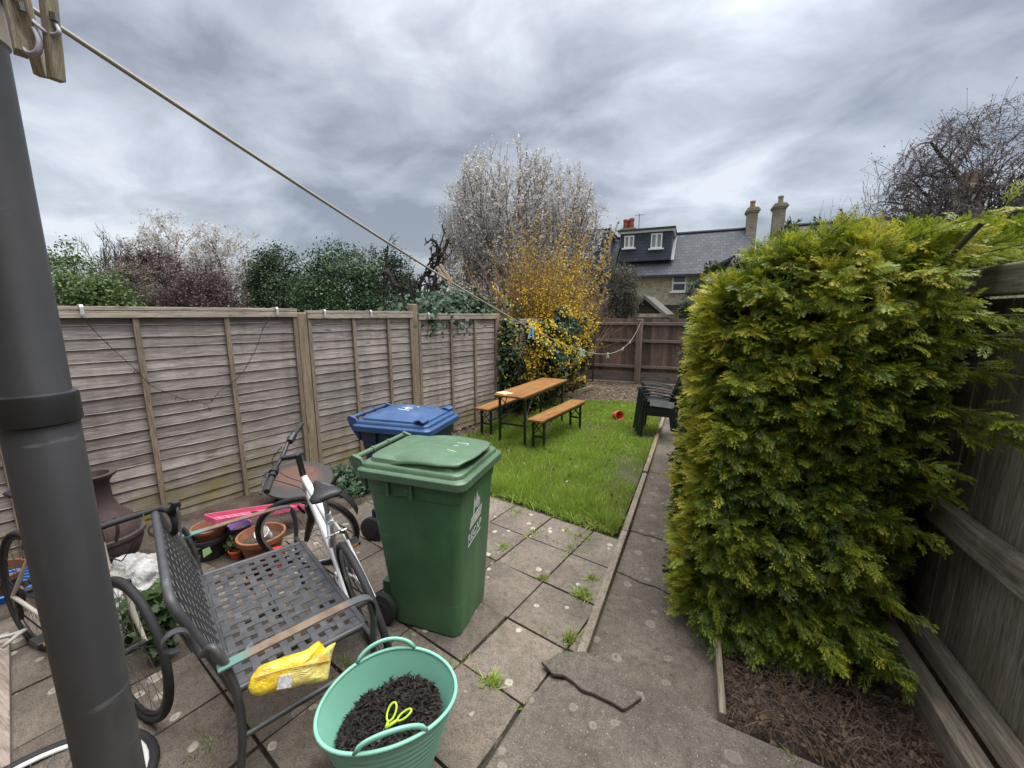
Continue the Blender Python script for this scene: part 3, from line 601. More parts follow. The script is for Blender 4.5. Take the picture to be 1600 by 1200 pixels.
def twiggy(name, label, cat, px, ptop, D, P, m, leaf=None, n=0, size=0.05, sc=0.03, grp=None, pw=0, stems=1, spread=0.3, hfrac=0.4, part='blossom', lsp=0.7, zb=-0.1, r0=None, flat=0.85, low=0.0, crown=None):
    """tree of real branches; its top and its spread (pw photo pixels) are surveyed at depth D"""
    top = atd(px, ptop, D); b = Vector((top.x, top.y, 0)); H = top.z
    t = thing(name, label, cat, b, 0, grp); mb = MB(); tips = []
    for k in range(stems):
        a = 2*PI*k/stems+random.uniform(-0.4, 0.4); s = spread*random.uniform(0.35, 1.0) if stems > 1 else 0.05
        grow(mb, (0.12*math.cos(a)*(stems > 1), 0.12*math.sin(a)*(stems > 1), zb), (s*math.cos(a), s*math.sin(a), 1), H*hfrac*random.uniform(0.85, 1.1)*(1.1-0.35*s/max(spread, 0.01) if stems > 1 else 1), r0 or 0.02*H/stems**0.5, 0, P, tips)
    A = np.array(mb.v); f = H/np.percentile(A[:, 2], 99.0); g_ = f
    if pw:
        ctr = np.median(A[:, :2], axis=0); g_ = (pw/2/FPX*D)/np.percentile(np.linalg.norm(A[:, :2]-ctr*(A[:, 2:3]/A[:, 2].max()), axis=1), 96)
        lean = -ctr/A[:, 2].max()
    else: lean = np.zeros(2)
    def fit(x, y, z):
        x, y, q = (x+lean[0]*z)*g_, (y+lean[1]*z)*g_, z*f; W_ = pw/2/FPX*D if pw else 1e6; h0 = 0.35*H
        m_ = math.sqrt((x*x+y*y)/W_**2+(max(q-h0, 0)/(H-h0))**2)  # the crown rounds off: overlong twigs are shortened along their own direction
        if m_ > 0.72: k_ = (0.72+0.28*(1-math.exp(-(m_-0.72)/0.30)))/m_; x, y = x*k_, y*k_; q = h0+(q-h0)*k_ if q > h0 else q
        return x, y*flat, q
    mb.v = [fit(*v) for v in mb.v]; mb.build('branches', m, t)
    if crown:                                                     # blossom or leaf clumps that round the crown off
        zc, rz, nc, per_, cs = crown; W = pw/2/FPX*D; Pc, O = clumps((0, 0, H*zc), (W*0.92, W*0.92*flat, H*rz), nc, per_, cs, 0.35, -1e9)
        tw = MB(); C_ = Pc.reshape(nc, per_, 3)
        for cl in C_:                                             # fine twigs that carry each clump
            m0 = Vector(cl.mean(0)); a0 = Vector((m0.x*0.45, m0.y*0.45, m0.z-0.35*math.hypot(m0.x, m0.y)-0.1)); tw.tube([a0, a0.lerp(m0, 0.6)+Vector((0, 0, 0.04)), m0], [0.012, 0.008, 0.006], 3, caps=False)
            for q_ in cl[::3]: tw.tube([m0, Vector(q_)], [0.005, 0.004], 3, caps=False)
        tw.build('crown_twigs', m, t)['kind'] = 'stuff'; Pc = Pc[Pc[:, 2] > 0.3]
        leaf_cloud('crown', Pc, size, leaf, t, lsp)
    if leaf is not None and n:
        tips = [[Vector(fit(*q)) for q in pts] for pts in tips]; Q = along(tips, 60, sc)
        if low: Q = Q[Q[:, 2] > low*H]
        Q = Q[rng.permutation(len(Q))]
        while len(Q) < n: Q = np.concatenate([Q, Q+rng.normal(0, sc, Q.shape)])
        leaf_cloud(part, Q[:n], size, leaf, t, lsp)
    return t
GL = 'trees and shrubs beyond the left fence'
PB = dict(jit=0.13, up=0.06, levels=4, kids=(6, 6, 5, 3), ang=0.8, lr=0.66, rr=0.6, rmin=0.006, tip_from=3, f0=0.35)
PBL = dict(PB, levels=3, kids=(7, 6, 5), tip_from=1)
twiggy('blossom_tree', 'round white blossom tree beyond the left fence, taller of the pair beside the purple tree', 'tree', 262, 322, 19, PBL, BK_PALE, L_BLOS, 8000, 0.10, 0.07, GL, 185, hfrac=0.34, r0=0.12, low=0.25, crown=(0.64, 0.33, 150, 30, 0.20))
twiggy('blossom_tree', 'white blossom tree beyond the left fence standing right of the purple leaved tree', 'tree', 352, 342, 19.5, PBL, BK_PALE, L_BLOS, 6000, 0.10, 0.07, GL, 135, hfrac=0.33, r0=0.11, low=0.2, crown=(0.60, 0.36, 130, 30, 0.20))
twiggy('plum_tree', 'dark purple brown twiggy tree in front of the white blossom beyond the left fence', 'tree', 238, 378, 15.5, dict(PB, ang=0.65), BK_DARK, L_PLUM, 6000, 0.075, 0.08, GL, 165, hfrac=0.34, r0=0.1, part='foliage', crown=(0.58, 0.40, 170, 50, 0.15))
twiggy('plum_tree', 'low reddish purple shrub just over the fence below the white blossom', 'shrub', 305, 412, 13.5, PB, BK_DARK, L_PLUM, 5000, 0.065, 0.08, GL, 150, hfrac=0.33, r0=0.07, part='foliage', crown=(0.58, 0.40, 130, 50, 0.13))
twiggy('bare_tree', 'thin bare tree rising beside the drainpipe behind the fence', 'tree', 148, 330, 17, dict(PB, up=0.12, ang=0.5, kids=(5, 5, 4, 2)), BK_GREY, L_GREY, 1200, 0.05, 0.05, GL, 110, hfrac=0.36, r0=0.08, part='foliage')
twiggy('bare_tree', 'pale twiggy shrub low behind the fence between green bush and purple tree', 'shrub', 190, 398, 13, PB, BK_PALE, L_GREY, 5000, 0.06, 0.07, GL, 150, hfrac=0.34, r0=0.05, part='foliage', crown=(0.58, 0.38, 110, 40, 0.15))
bushy('garden_bush', 'bright green bush just over the fence beside the drainpipe', 'bush', 138, 428, 130, 11, L_LIME, 200, 80, 0.09, 0.8)
bushy('garden_bush', 'dull green bush right against the drainpipe edge behind the fence', 'bush', 95, 378, 110, 15, L_LIME, 130, 70, 0.09, 0.3)
bushy('evergreen_tree', 'compact dark evergreen tree standing right of the white blossom trees', 'tree', 425, 384, 98, 19, L_EVER, 300, 80, 0.10, 0.3, cs=0.10)
bushy('evergreen_tree', 'broad glossy evergreen tree hanging over the middle of the left fence', 'tree', 530, 388, 150, 13, L_HOLLY, 300, 90, 0.085, 0.6, cs=0.09)
bushy('evergreen_tree', 'smaller green evergreen tree between the broad one and the bare gnarled tree', 'tree', 603, 388, 95, 14.5, L_EVER, 200, 80, 0.08, 0.6)
bushy('evergreen_tree', 'distant dark hedge tree seen low between the evergreens', 'tree', 478, 425, 90, 24, L_EVER, 120, 60, 0.10, 0.3)
twiggy('bare_tree', 'small bare crowned tree behind the broad glossy evergreen', 'tree', 565, 358, 18, dict(PB, up=0.08, ang=0.6, kids=(5, 5, 4, 2)), BK_GREY, L_GREY, 2500, 0.06, 0.05, GL, 100, hfrac=0.36, r0=0.07, part='foliage')
# gnarled, hard-pruned tree
PG = dict(jit=0.33, up=0.10, levels=4, kids=(4, 4, 3, 3), ang=0.8, lr=0.60, rr=0.62, rmin=0.011, f0=0.4, seg=6, taper=0.6)
twiggy('pruned_tree', 'hard pruned bare tree with knuckled dark branches left of the white blossom', 'tree', 688, 322, 11.0, dict(PG, ang=1.0, up=0.06), BK_DARK, None, grp=GL, pw=270, hfrac=0.44, r0=0.12)
twiggy('pruned_tree', 'tangle of curving bare branches low over the fence left of the pruned tree', 'tree', 642, 402, 10.5, dict(PG, up=-0.05, ang=1.1, lr=0.7, kids=(6, 5, 4, 3), rmin=0.008), BK_DARK, L_EVER, 1500, 0.06, 0.06, GL, 140, hfrac=0.5, r0=0.05, part='foliage')
# tall upright blossom tree
PU = dict(jit=0.05, up=0.035, levels=3, kids=(6, 6, 5), ang=0.62, lr=0.66, rr=0.6, rmin=0.006, f0=0.22, tip_from=1, seg=5)
twiggy('blossom_tree', 'tall fan shaped tree of upright whips covered in white blossom behind the yellow bush', 'tree', 808, 192, 15, PU, BK_PALE, L_BLOS, 60000, 0.08, 0.035, GL, 320, stems=17, spread=1.05, hfrac=0.36, r0=0.06, low=0.22, crown=(0.60, 0.27, 160, 45, 0.16))
twiggy('blossom_tree', 'paler blossom shrub filling the foot of the tall blossom tree', 'shrub', 735, 392, 14, dict(PU, ang=0.85, up=0.03), BK_GREY, L_BLOS, 12000, 0.065, 0.06, GL, 170, stems=6, spread=0.9, hfrac=0.42, r0=0.04)
# grey twiggy bushes right of it
twiggy('twiggy_bush', 'dense grey twiggy bush in front of the slate dormer house', 'bush', 948, 388, 14.5, dict(PB, kids=(7, 6, 4, 3), ang=0.7, up=0.08), BK_GREY, L_GREY, 8000, 0.06, 0.06, 'bushes beyond the back fence', 125, stems=8, spread=0.75, hfrac=0.36, r0=0.04, part='foliage', crown=(0.62, 0.34, 110, 40, 0.12))
twiggy('twiggy_bush', 'purplish brown bare bush just over the back fence below the house', 'bush', 925, 428, 12.6, dict(PB, kids=(6, 5, 4, 3), ang=0.8, up=0.03), BK_PALE, L_PLUM, 900, 0.04, 0.05, 'bushes beyond the back fence', 100, stems=5, spread=0.9, hfrac=0.4, r0=0.03, part='foliage')
bushy('garden_bush', 'small dark green bush beside the shed roof at the conifer edge', 'bush', 1090, 440, 40, 16, L_EVER, 40, 60, 0.08, 1.4, 'bushes beyond the back fence')
# right-hand side beyond the conifer
twiggy('bud_tree', 'broad purplish tree in small leaf bud at the upper right', 'tree', 1570, 128, 12, dict(PB, kids=(10, 8, 6, 4), ang=0.9, up=0.02, jit=0.14, rmin=0.006), BK_GREY, m_leaf('bud_mat', ((0.0, (0.09, 0.065, 0.08)), (0.6, (0.19, 0.145, 0.165)), (1.0, (0.33, 0.26, 0.27))), 0.25, 0.7), 16000, 0.05, 0.02, 'trees behind the conifer', 340, hfrac=0.36, r0=0.12, part='buds', crown=(0.60, 0.37, 330, 36, 0.26))
PS = dict(jit=0.06, up=0.10, levels=2, kids=(9, 4), ang=0.6, lr=0.42, rr=0.5, rmin=0.004, f0=0.25, seg=5)
twiggy('bare_sapling', 'taller thin bare sapling showing over the conifer top', 'sapling', 1362, 240, 8, PS, BK_PALE, None, grp='trees behind the conifer', pw=110, stems=5, spread=0.16, hfrac=0.7, r0=0.014)
twiggy('bare_sapling', 'shorter bare sapling showing over the conifer top', 'sapling', 1290, 282, 8, PS, BK_PALE, None, grp='trees behind the conifer', pw=70, stems=4, spread=0.12, hfrac=0.7, r0=0.010)
# ------------------------------------------------------------------ forsythia and ivy over the fence corner
def forsythia(label, loc, H, nst, spread, flw, per, size, lean, tag_part='flowers', twig=BK_TAN, r=0.008, kids=3, up=0.03):
    t = thing('forsythia_bush', label, 'flowering shrub', loc, 0, 'yellow flowering shrubs at the fence corner'); mb = MB(); tips = []
    for k in range(nst):
        a = random.uniform(0, 2*PI); s = spread*math.sqrt(random.random())
        grow(mb, (random.gauss(0, 0.15), random.gauss(0, 0.2), 0), (s*math.cos(a)+lean[0], s*math.sin(a)+lean[1], 1), H*random.uniform(0.4, 0.68), r, 0,
             dict(jit=0.09, up=up, levels=2, kids=(kids+2, kids), ang=0.4, lr=0.55, rr=0.6, rmin=0.0035, f0=0.25, seg=5, tip_from=0), tips)
    mb.build('stems', twig, t); P = along(tips, per, 0.025)
    return t, P
t, P = forsythia('tall tan twiggy shrub dusted with ochre flowers above the ivy corner', (-3.45, 9.2, 0.1), 3.5, 110, 0.40, L_OCH, 26, 0.03, (0.06, 0))
k = rng.random(len(P)) < np.clip((P[:, 2]-1.2)/1.6, 0.1, 1)*np.clip(0.5+P[:, 0]*0.5, 0.15, 1); leaf_cloud('flowers', P[k], 0.048, L_OCH, t, 0.7)
t, P = forsythia('bright yellow forsythia arching out toward the back fence', (-2.85, 8.9, 0.1), 2.6, 44, 0.32, L_YEL, 30, 0.03, (0.03, 0.0), r=0.007, up=-0.02)
k = P[:, 2] > 0.7; leaf_cloud('flowers', P[k], 0.048, L_YEL, t, 0.75)
t = thing('ivy', 'dark ivy with yellow winter jasmine smothering the fence behind the table', 'climber', (-3.0, 8.0, 0))
n = 21000; f = rng.random(n)**1.25; yy = -1.35+3.0*f; dep = np.abs(rng.normal(0, 0.30, n))
top = 1.75+0.2*np.sin(yy*2.1)+0.12*np.sin(yy*5.3); zz_ = top*(1-rng.random(n)**1.25); bul = 0.20+0.62*np.clip(np.sin((zz_/1.9)*2.6), 0, 1)*np.clip((yy+1.35)/1.0+0.35, 0.35, 1)
P = np.stack([0.05+bul*rng.uniform(0.45, 1.05, n)**0.5+0.04*rng.normal(0, 1, n)+0.08*np.sin(yy*6+zz_*7), yy, zz_+0.04*rng.normal(0, 1, n)], 1)
cn = np.array([mnoise.noise((p[1]*2.2, p[2]*2.2, 3.0)) for p in P]); dk = cn < 0.22
leaf_cloud('ivy_leaves', P[dk & (rng.random(n) < 0.8)], 0.075, L_IVY, t, 0.85, np.array([0.8, -0.3, 0.4]))
n2 = 9500; i = rng.integers(0, n, n2); Pf = P[i]+np.array([0.05, -0.02, 0.03])+rng.normal(0, 0.03, (n2, 3)); cn = np.array([mnoise.noise((p[1]*2.2, p[2]*2.2, 3.0))+0.4*mnoise.noise((p[1]*6, p[2]*6, 8.0)) for p in Pf])
leaf_cloud('flowers', Pf[cn > -0.1], 0.044, L_YEL, t, 0.8, np.array([0.8, -0.5, 0.4]))
mb = MB(); tips = []
for k in range(46): grow(mb, (0.25+random.random()*0.5, -1.0+3.2*random.random(), 0), (random.uniform(-0.1, 0.3), random.gauss(0, 0.2), 1), random.uniform(0.7, 1.6), 0.008, 0, dict(jit=0.15, up=0.02, levels=1, kids=(4,), ang=0.6, lr=0.5, rr=0.6, rmin=0.003), tips)
mb.build('stems', BK_TAN, t)['kind'] = 'stuff'
P, O = clumps((0.35, -0.2, 0.7), (0.4, 1.2, 0.7), 160, 26, 0.10, 0.3, 0.02); leaf_cloud('inner_growth', P, 0.07, m_leaf('dry_growth_mat', ((0.0, (0.02, 0.025, 0.014)), (0.6, (0.055, 0.05, 0.028)), (1.0, (0.13, 0.09, 0.05))), 0.05, 0.8), t, 0.6)
P, O = clumps((-0.02, -1.22, 1.0), (0.16, 0.2, 0.95), 60, 40, 0.07, 0.2, 0.02); leaf_cloud('fence_end_leaves', P, 0.07, L_IVY, t, 0.85, O*0.5+np.array([0.6, -0.4, 0.4])); i = rng.integers(0, len(P), 420); leaf_cloud('fence_end_flowers', P[i]+np.array([0.07, -0.04, 0.02])+rng.normal(0, 0.05, (420, 3)), 0.044, L_YEL, t, 0.8, np.array([0.8, -0.5, 0.4]))['kind'] = 'stuff'
# ivy head over the last lap panel
t = thing('ivy', 'glossy ivy mound draped over the top end of the farthest lap panel', 'climber', on_fence(745))
P, O = clumps((-0.52, 0.0, 1.75), (0.42, 1.3, 0.40), 220, 75, 0.10, 0.3, 1.5); leaf_cloud('ivy_leaves', P, 0.07, L_IVY, t, 0.85, O*0.5+np.array([0.3, -0.3, 0.6])); mb = MB(); tips = []
for k in range(14): grow(mb, (-0.4, -0.9+1.9*random.random(), 0), (-0.05*abs(random.gauss(0, 1)), random.gauss(0, 0.1), 1), 1.9, 0.01, 0, dict(jit=0.1, up=0.05, levels=1, kids=(4,), ang=0.6, lr=0.35, rr=0.6, rmin=0.003), tips)
mb.build('stems', BK_DARK, t)
# yellow daffodils below the table end
t = thing('primrose_clump', 'low clump of yellow spring flowers behind the table by the soil bed', 'flowers', atz(896, 606))
P, O = clumps((0, 0, 0.14), (0.33, 0.3, 0.13), 40, 40, 0.05, 0.3, 0.0); leaf_cloud('leaves', P, 0.07, L_LIME, t, 0.4)
P, O = clumps((0, 0, 0.26), (0.33, 0.28, 0.07), 60, 4, 0.03, 0.3, 0.1); leaf_cloud('flowers', P, 0.06, L_YEL, t, 0.9, np.array([0.2, -0.5, 0.8]))['kind'] = 'stuff'
# ------------------------------------------------------------------ the conifer hedge
def frond_template(nb=5, sub=1):
    Q = []
    def rh(a, b, wd):
        a, b = np.array(a, float), np.array(b, float); d = b-a; p = np.array([-d[1], d[0]]); p = p/np.linalg.norm(p)*wd
        m = a+d*0.45; Q.append([a, m+p, b, m-p])
    rh((0, 0), (0, 1), 0.013)
    for i in range(nb):
        tt = 0.16+0.8*i/nb
        for s in (-1, 1):
            l = (0.42*(1-tt)**0.7+0.13)*random.uniform(0.7, 1.25); a = R(random.uniform(22, 40)); t0 = tt+(0.03 if s > 0 else 0)
            e = (s*math.sin(a)*l, t0+math.cos(a)*l); rh((0, t0), e, 0.024)
            for j in range(sub):
                f = 0.35+0.4*j/max(1, sub-1) if sub > 1 else 0.5
                for s2 in (-1, 1):
                    a2 = s*a+s2*R(30); l2 = l*0.50*(1-0.4*f); b = (e[0]*f, t0+(e[1]-t0)*f); rh(b, (b[0]+math.sin(a2)*l2, b[1]+math.cos(a2)*l2), 0.019)
    return np.array(Q)                                            # (faces, 4, 2)
def fronds(name, P, D, U, ln, m, parent, shade=None, nb=5, sub=1, droop=0.25):
    Vs = []; Rn = []
    for k in range(6):
        T = frond_template(nb, sub); idx = np.arange(k, len(P), 6); p, d, u, l = P[idx], unit(D[idx]), U[idx], ln[idx]
        sdv = unit(np.cross(d, u)); nn = np.cross(sdv, d); x, y = T[..., 0], T[..., 1]; dr = droop*rng.uniform(0.2, 1.6, len(idx))
        V = p[:, None, None]+l[:, None, None, None]*(sdv[:, None, None]*x[None, ..., None]+d[:, None, None]*y[None, ..., None]-nn[:, None, None]*((y**2)[None]*dr[:, None, None]+0.5*(np.abs(x))[None]*rng.uniform(-0.2, 0.7, len(idx))[:, None, None])[..., None])
        Vs.append(V.reshape(-1, 3)); yc = y.mean(1)
        base = rng.random(len(idx))*0.6 if shade is None else shade[idx]
        Rn.append(np.clip(base[:, None]+0.20*(yc[None]-0.4)+rng.normal(0, 0.06, (len(idx), len(yc))), 0, 1).ravel())
    V = np.concatenate(Vs); b = np.arange(len(V)//4)*4
    return npmesh(name, V, np.stack([b, b+1, b+2, b+3], 1), np.concatenate(Rn), m, parent)
L_CON = m_leaf('conifer_mat', ((0.0, (0.012, 0.022, 0.007)), (0.22, (0.030, 0.055, 0.011)), (0.42, (0.095, 0.15, 0.018)), (0.62, (0.21, 0.27, 0.025)), (0.82, (0.40, 0.40, 0.03)), (1.0, (0.52, 0.46, 0.05))), 0.38, 0.5, 0.0)
HX0, HX1, HY0, HY1, HZ = 0.10, 1.22, 2.36, 5.6, 2.17
hedge = thing('conifer_hedge', 'big yellow green conifer hedge filling the right, its front face deep green', 'hedge', (0.65, 3.2, 0))
HO = np.array([0.65, 3.2, 0])
def bul(a, b, s=1.0): return np.array([mnoise.noise((x*2.3, y*2.3, s))*0.09+mnoise.noise((x*5.5, y*5.5, s+3))*0.05 for x, y in zip(a, b)])
def top_at(x): return 2.02+0.20*np.clip((x-HX0)/0.30, 0, 1)+0.02*np.clip(x-0.5, 0, 1)
def face_front(n, d0, d1):
    x = rng.uniform(HX0-0.02, HX1-0.17, n); u = rng.random(n); zt = top_at(x); zb = 0.03+0.26*np.clip((x-0.62)/0.5, 0, 1)**1.5; z = zb+(zt-zb)*u
    cn = np.clip((0.18-(x-HX0))/0.18, 0, 1)**2*0.22; rc = 0.33*np.clip((x-0.75)/0.4, 0, 1)*np.clip((1.65-z)/1.0, 0, 1); tp = np.clip((z-zt+0.22)/0.22, 0, 1)**2*0.22; bt = 0.05*np.clip((0.5-z)/0.5, 0, 1)
    y = HY0-bul(x, z)+cn+rc+tp+bt+rng.uniform(d0, d1, n); P = np.stack([x, y, z], 1)
    D = np.stack([0.55*rng.normal(0, 1, n)+0.04-0.8*np.clip((0.15-(x-HX0))/0.15, 0, 1), -0.75+0*x, 0.45*rng.normal(0, 1, n)-0.05+0.9*np.clip((z-zt+0.25)/0.25, 0, 1)], 1)
    return P, D, (z-zb)/(zt-zb), x
def face_left(n, d0, d1):
    y = HY0+0.05+(HY1-HY0)*rng.random(n)**1.3; z = 0.05+rng.random(n)*1.98; tp = np.clip((z-1.75)/0.3, 0, 1)**2*0.16
    x = HX0-0.03*np.clip((1.6-z)/1.6, 0, 1)+bul(y, z, 7.0)*0.7+tp+rng.uniform(d0, d1, n); P = np.stack([x, y, z], 1)
    D = np.stack([-0.8+0*x, -0.25+0.3*rng.normal(0, 1, n), 0.35*rng.normal(0, 1, n)+0.25+0.6*np.clip((z-1.8)/0.25, 0, 1)], 1); return P, D
def ups(n, s=0.45): return unit(np.array([0, 0, 1.0])+rng.normal(0, s, (n, 3)))
n = 25000; P, D, hgt, xx = face_front(n, -0.05, 0.13); cn = np.array([mnoise.noise((p[0]*8, p[2]*11, 4.0))+0.5*mnoise.noise((p[0]*21, p[2]*24, 2.0)) for p in P]); k = cn > -0.10; P, D, hgt, xx, cn = P[k], D[k], hgt[k], xx[k], cn[k]; P[:, 1] -= 0.10*np.clip(cn, 0, 0.6); n = len(P)
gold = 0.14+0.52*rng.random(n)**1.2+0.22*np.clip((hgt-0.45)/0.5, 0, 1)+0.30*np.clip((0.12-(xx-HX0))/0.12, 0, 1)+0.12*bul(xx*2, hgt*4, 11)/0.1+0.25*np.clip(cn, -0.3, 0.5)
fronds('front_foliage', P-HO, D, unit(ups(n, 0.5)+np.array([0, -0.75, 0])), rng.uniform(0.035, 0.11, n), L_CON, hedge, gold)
n = 2400; P, D, hgt, xx = face_front(n, 0.16, 0.36); fronds('inner_foliage', P-HO, D, ups(n, 0.7), rng.uniform(0.10, 0.2, n), L_CON, hedge, 0.0+0.12*rng.random(n), 6, 1)  # darkest leaf tones: the shade of the hedge's depth put into colour
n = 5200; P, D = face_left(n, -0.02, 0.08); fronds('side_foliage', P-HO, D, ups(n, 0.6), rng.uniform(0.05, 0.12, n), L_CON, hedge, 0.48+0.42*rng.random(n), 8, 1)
n = 1500; P, D = face_left(n, 0.08, 0.3); fronds('side_inner_foliage', P-HO, D, ups(n, 0.7), rng.uniform(0.08, 0.16, n), L_CON, hedge, 0.05+0.2*rng.random(n), 7, 1)  # dark tones again paint the shade inside the side face
n = 2200; x = rng.uniform(HX0+0.05, 1.9, n); y = HY0+0.05+rng.random(n)**1.6*1.8+0.25*np.clip((x-1.0)/0.2, 0, 1); P = np.stack([x, y, top_at(x)-0.11+0.4*bul(x, y, 5.0)+0.06*np.clip((x-1.0)/0.2, 0, 1)], 1)
D = np.stack([rng.normal(0, 0.5, n)+0.15, rng.normal(0, 0.4, n)-0.4, 0.55+0*x], 1); fronds('top_foliage', P-HO, D, unit(rng.normal(0, 1, (n, 3))), rng.uniform(0.06, 0.14, n), L_CON, hedge, 0.38+0.4*rng.random(n))
# long shoots reaching over and along the right-hand fence
mb = MB(); PP = []; DD = []; SH = []; LN = []
shoots = [((0.95, 2.3, 1.85), (1.42, 2.0, 1.80)), ((0.9, 2.35, 1.75), (1.40, 2.02, 1.74)), ((0.95, 2.4, 1.65), (1.16, 2.25, 1.60)), ((1.0, 2.5, 1.35), (1.18, 2.05, 1.38)), ((1.0, 2.5, 1.42), (1.19, 1.97, 1.46)), ((1.0, 2.5, 1.1), (1.12, 2.28, 1.05)), ((0.9, 2.45, 0.9), (1.06, 2.25, 0.86)), ((0.8, 2.45, 0.62), (0.98, 2.2, 0.52)), ((0.7, 2.4, 0.45), (0.98, 2.05, 0.28)), ((0.5, 2.4, 0.4), (0.72, 2.1, 0.28)), ((0.8, 2.4, 2.15), (1.30, 2.3, 2.30)), ((0.5, 2.4, 2.1), (0.62, 2.28, 2.28)), ((1.1, 2.5, 2.1), (1.75, 2.3, 2.22)), ((1.2, 2.8, 2.15), (1.8, 2.6, 2.3)), ((0.85, 2.4, 1.2), (1.02, 2.2, 1.2)), ((0.7, 2.42, 0.75), (0.85, 2.2, 0.7))]
for a, b in shoots:
    a, b = np.array(a), np.array(b); L = np.linalg.norm(b-a); mb.tube([tuple(a-HO), tuple((a+b)/2-HO+np.array([0, 0, 0.02])), tuple(b-HO)], [0.0035, 0.0025, 0.001], 5)
    for k in range(int(60*L/0.4)):
        f = random.random(); PP.append(a+(b-a)*f+rng.normal(0, 0.015, 3)); DD.append((b-a)/L+rng.normal(0, 0.45, 3)); SH.append(0.35+0.35*random.random()+0.1*f); LN.append(random.uniform(0.05, 0.11))
for k in range(420):
    x = random.uniform(0.16, 1.0); PP.append(np.array([x, HY0+random.uniform(-0.12, 0.10), 0.06+0.20*max(0, x-0.55)+abs(random.gauss(0, 0.12))])); DD.append(np.array([random.gauss(0.25, 0.5), -0.7, random.gauss(-0.25, 0.3)])); SH.append(random.uniform(0.15, 0.6)); LN.append(random.uniform(0.06, 0.13))
PP = np.array(PP); fronds('long_shoots', PP-HO, np.array(DD), ups(len(PP), 0.4), np.array(LN), L_CON, hedge, np.array(SH))
# bare wood inside
tips = []
for k in range(16): grow(mb, (random.uniform(-0.25, 0.3), random.uniform(-0.35, 0.8), -0.1), (random.gauss(0, 0.12), random.gauss(0, 0.1), 1), random.uniform(1.3, 1.9), 0.025, 0, dict(jit=0.06, up=0.05, levels=2, kids=(10, 4), ang=0.9, lr=0.17, rr=0.45, rmin=0.003), tips)
mb.build('branches', m_bark('conifer_bark_mat', (0.05, 0.036, 0.028), (0.11, 0.085, 0.065)), hedge)
P = np.stack([rng.uniform(HX0+0.20, HX1, 5000), HY0+rng.uniform(0.26, 2.9, 5000), rng.uniform(0.2, 2.0, 5000)], 1); leaf_cloud('core_foliage', P-HO, 0.22, m_leaf('conifer_core_mat', ((0.0, (0.012, 0.011, 0.007)), (1.0, (0.028, 0.026, 0.014))), 0.0, 0.9), hedge, 0.6)  # near-black leaves added inside, painting the shade seen through the gaps
# cut woody stubs poking out of the top
for (a, b, rr_) in (((0.93, 2.36, 2.0), (1.02, 2.25, 2.2), 0.012), ((0.42, 2.38, 2.0), (0.62, 2.3, 2.13), 0.008)):
    b_ = MB(); b_.tube([tuple(np.array(a)-HO), tuple(np.array(b)-HO)], [rr_, rr_*0.8], 7); b_.build('branch_stub', BK_DARK, hedge)
# dry needles and twigs under the hedge
n = 4200; x, y = sample_poly([(0.29, 1.83), (1.2, 1.72), (1.2, 2.7), (0.29, 2.7)], n); az = rng.uniform(0, 2*PI, n); l = rng.uniform(0.008, 0.055, n); z = np.abs(rng.normal(0, 0.02, n))-0.02+0.05*np.exp(-((x-0.7)/0.25)**2)
A = np.stack([np.cos(az)*l, np.sin(az)*l, rng.normal(0, 0.35, n)*l], 1); B = np.stack([-np.sin(az), np.cos(az), 0*az], 1)*(0.0006+0.001*rng.random((n, 1))**3); C0 = np.stack([x, y, z+0.01], 1); Md = C0+np.stack([0*x, 0*x, l*0.2], 1)
V = np.stack([C0-A-B, C0-A+B, Md+B, Md-B, C0+A+B, C0+A-B], 1).reshape(-1, 3); b = np.arange(n)*6; r_ = rng.random(n)
o = npmesh('dry_needles', V, np.concatenate([np.stack([b, b+1, b+2, b+3], 1), np.stack([b+3, b+2, b+4, b+5], 1)]), np.concatenate([r_, r_]), m_leaf('needle_mat', ((0.0, (0.03, 0.022, 0.016)), (0.5, (0.095, 0.065, 0.047)), (0.85, (0.19, 0.135, 0.10)), (1.0, (0.34, 0.26, 0.20))), 0.05, 0.9))
kind(tag(o, 'brown dry needles and twigs littering the bed below the conifer', 'needles'), 'stuff')
x, y = sample_poly([(0.30, 1.83), (1.2, 1.72), (1.2, 2.8), (0.30, 2.8)], 1500); kind(tag(crumbs('bed_litter', x, y, np.full(1500, -0.02), 0.013, M_LITTER, 0.8), 'dark chips and dead leaves mixed into the bed under the conifer', 'leaf litter'), 'stuff')
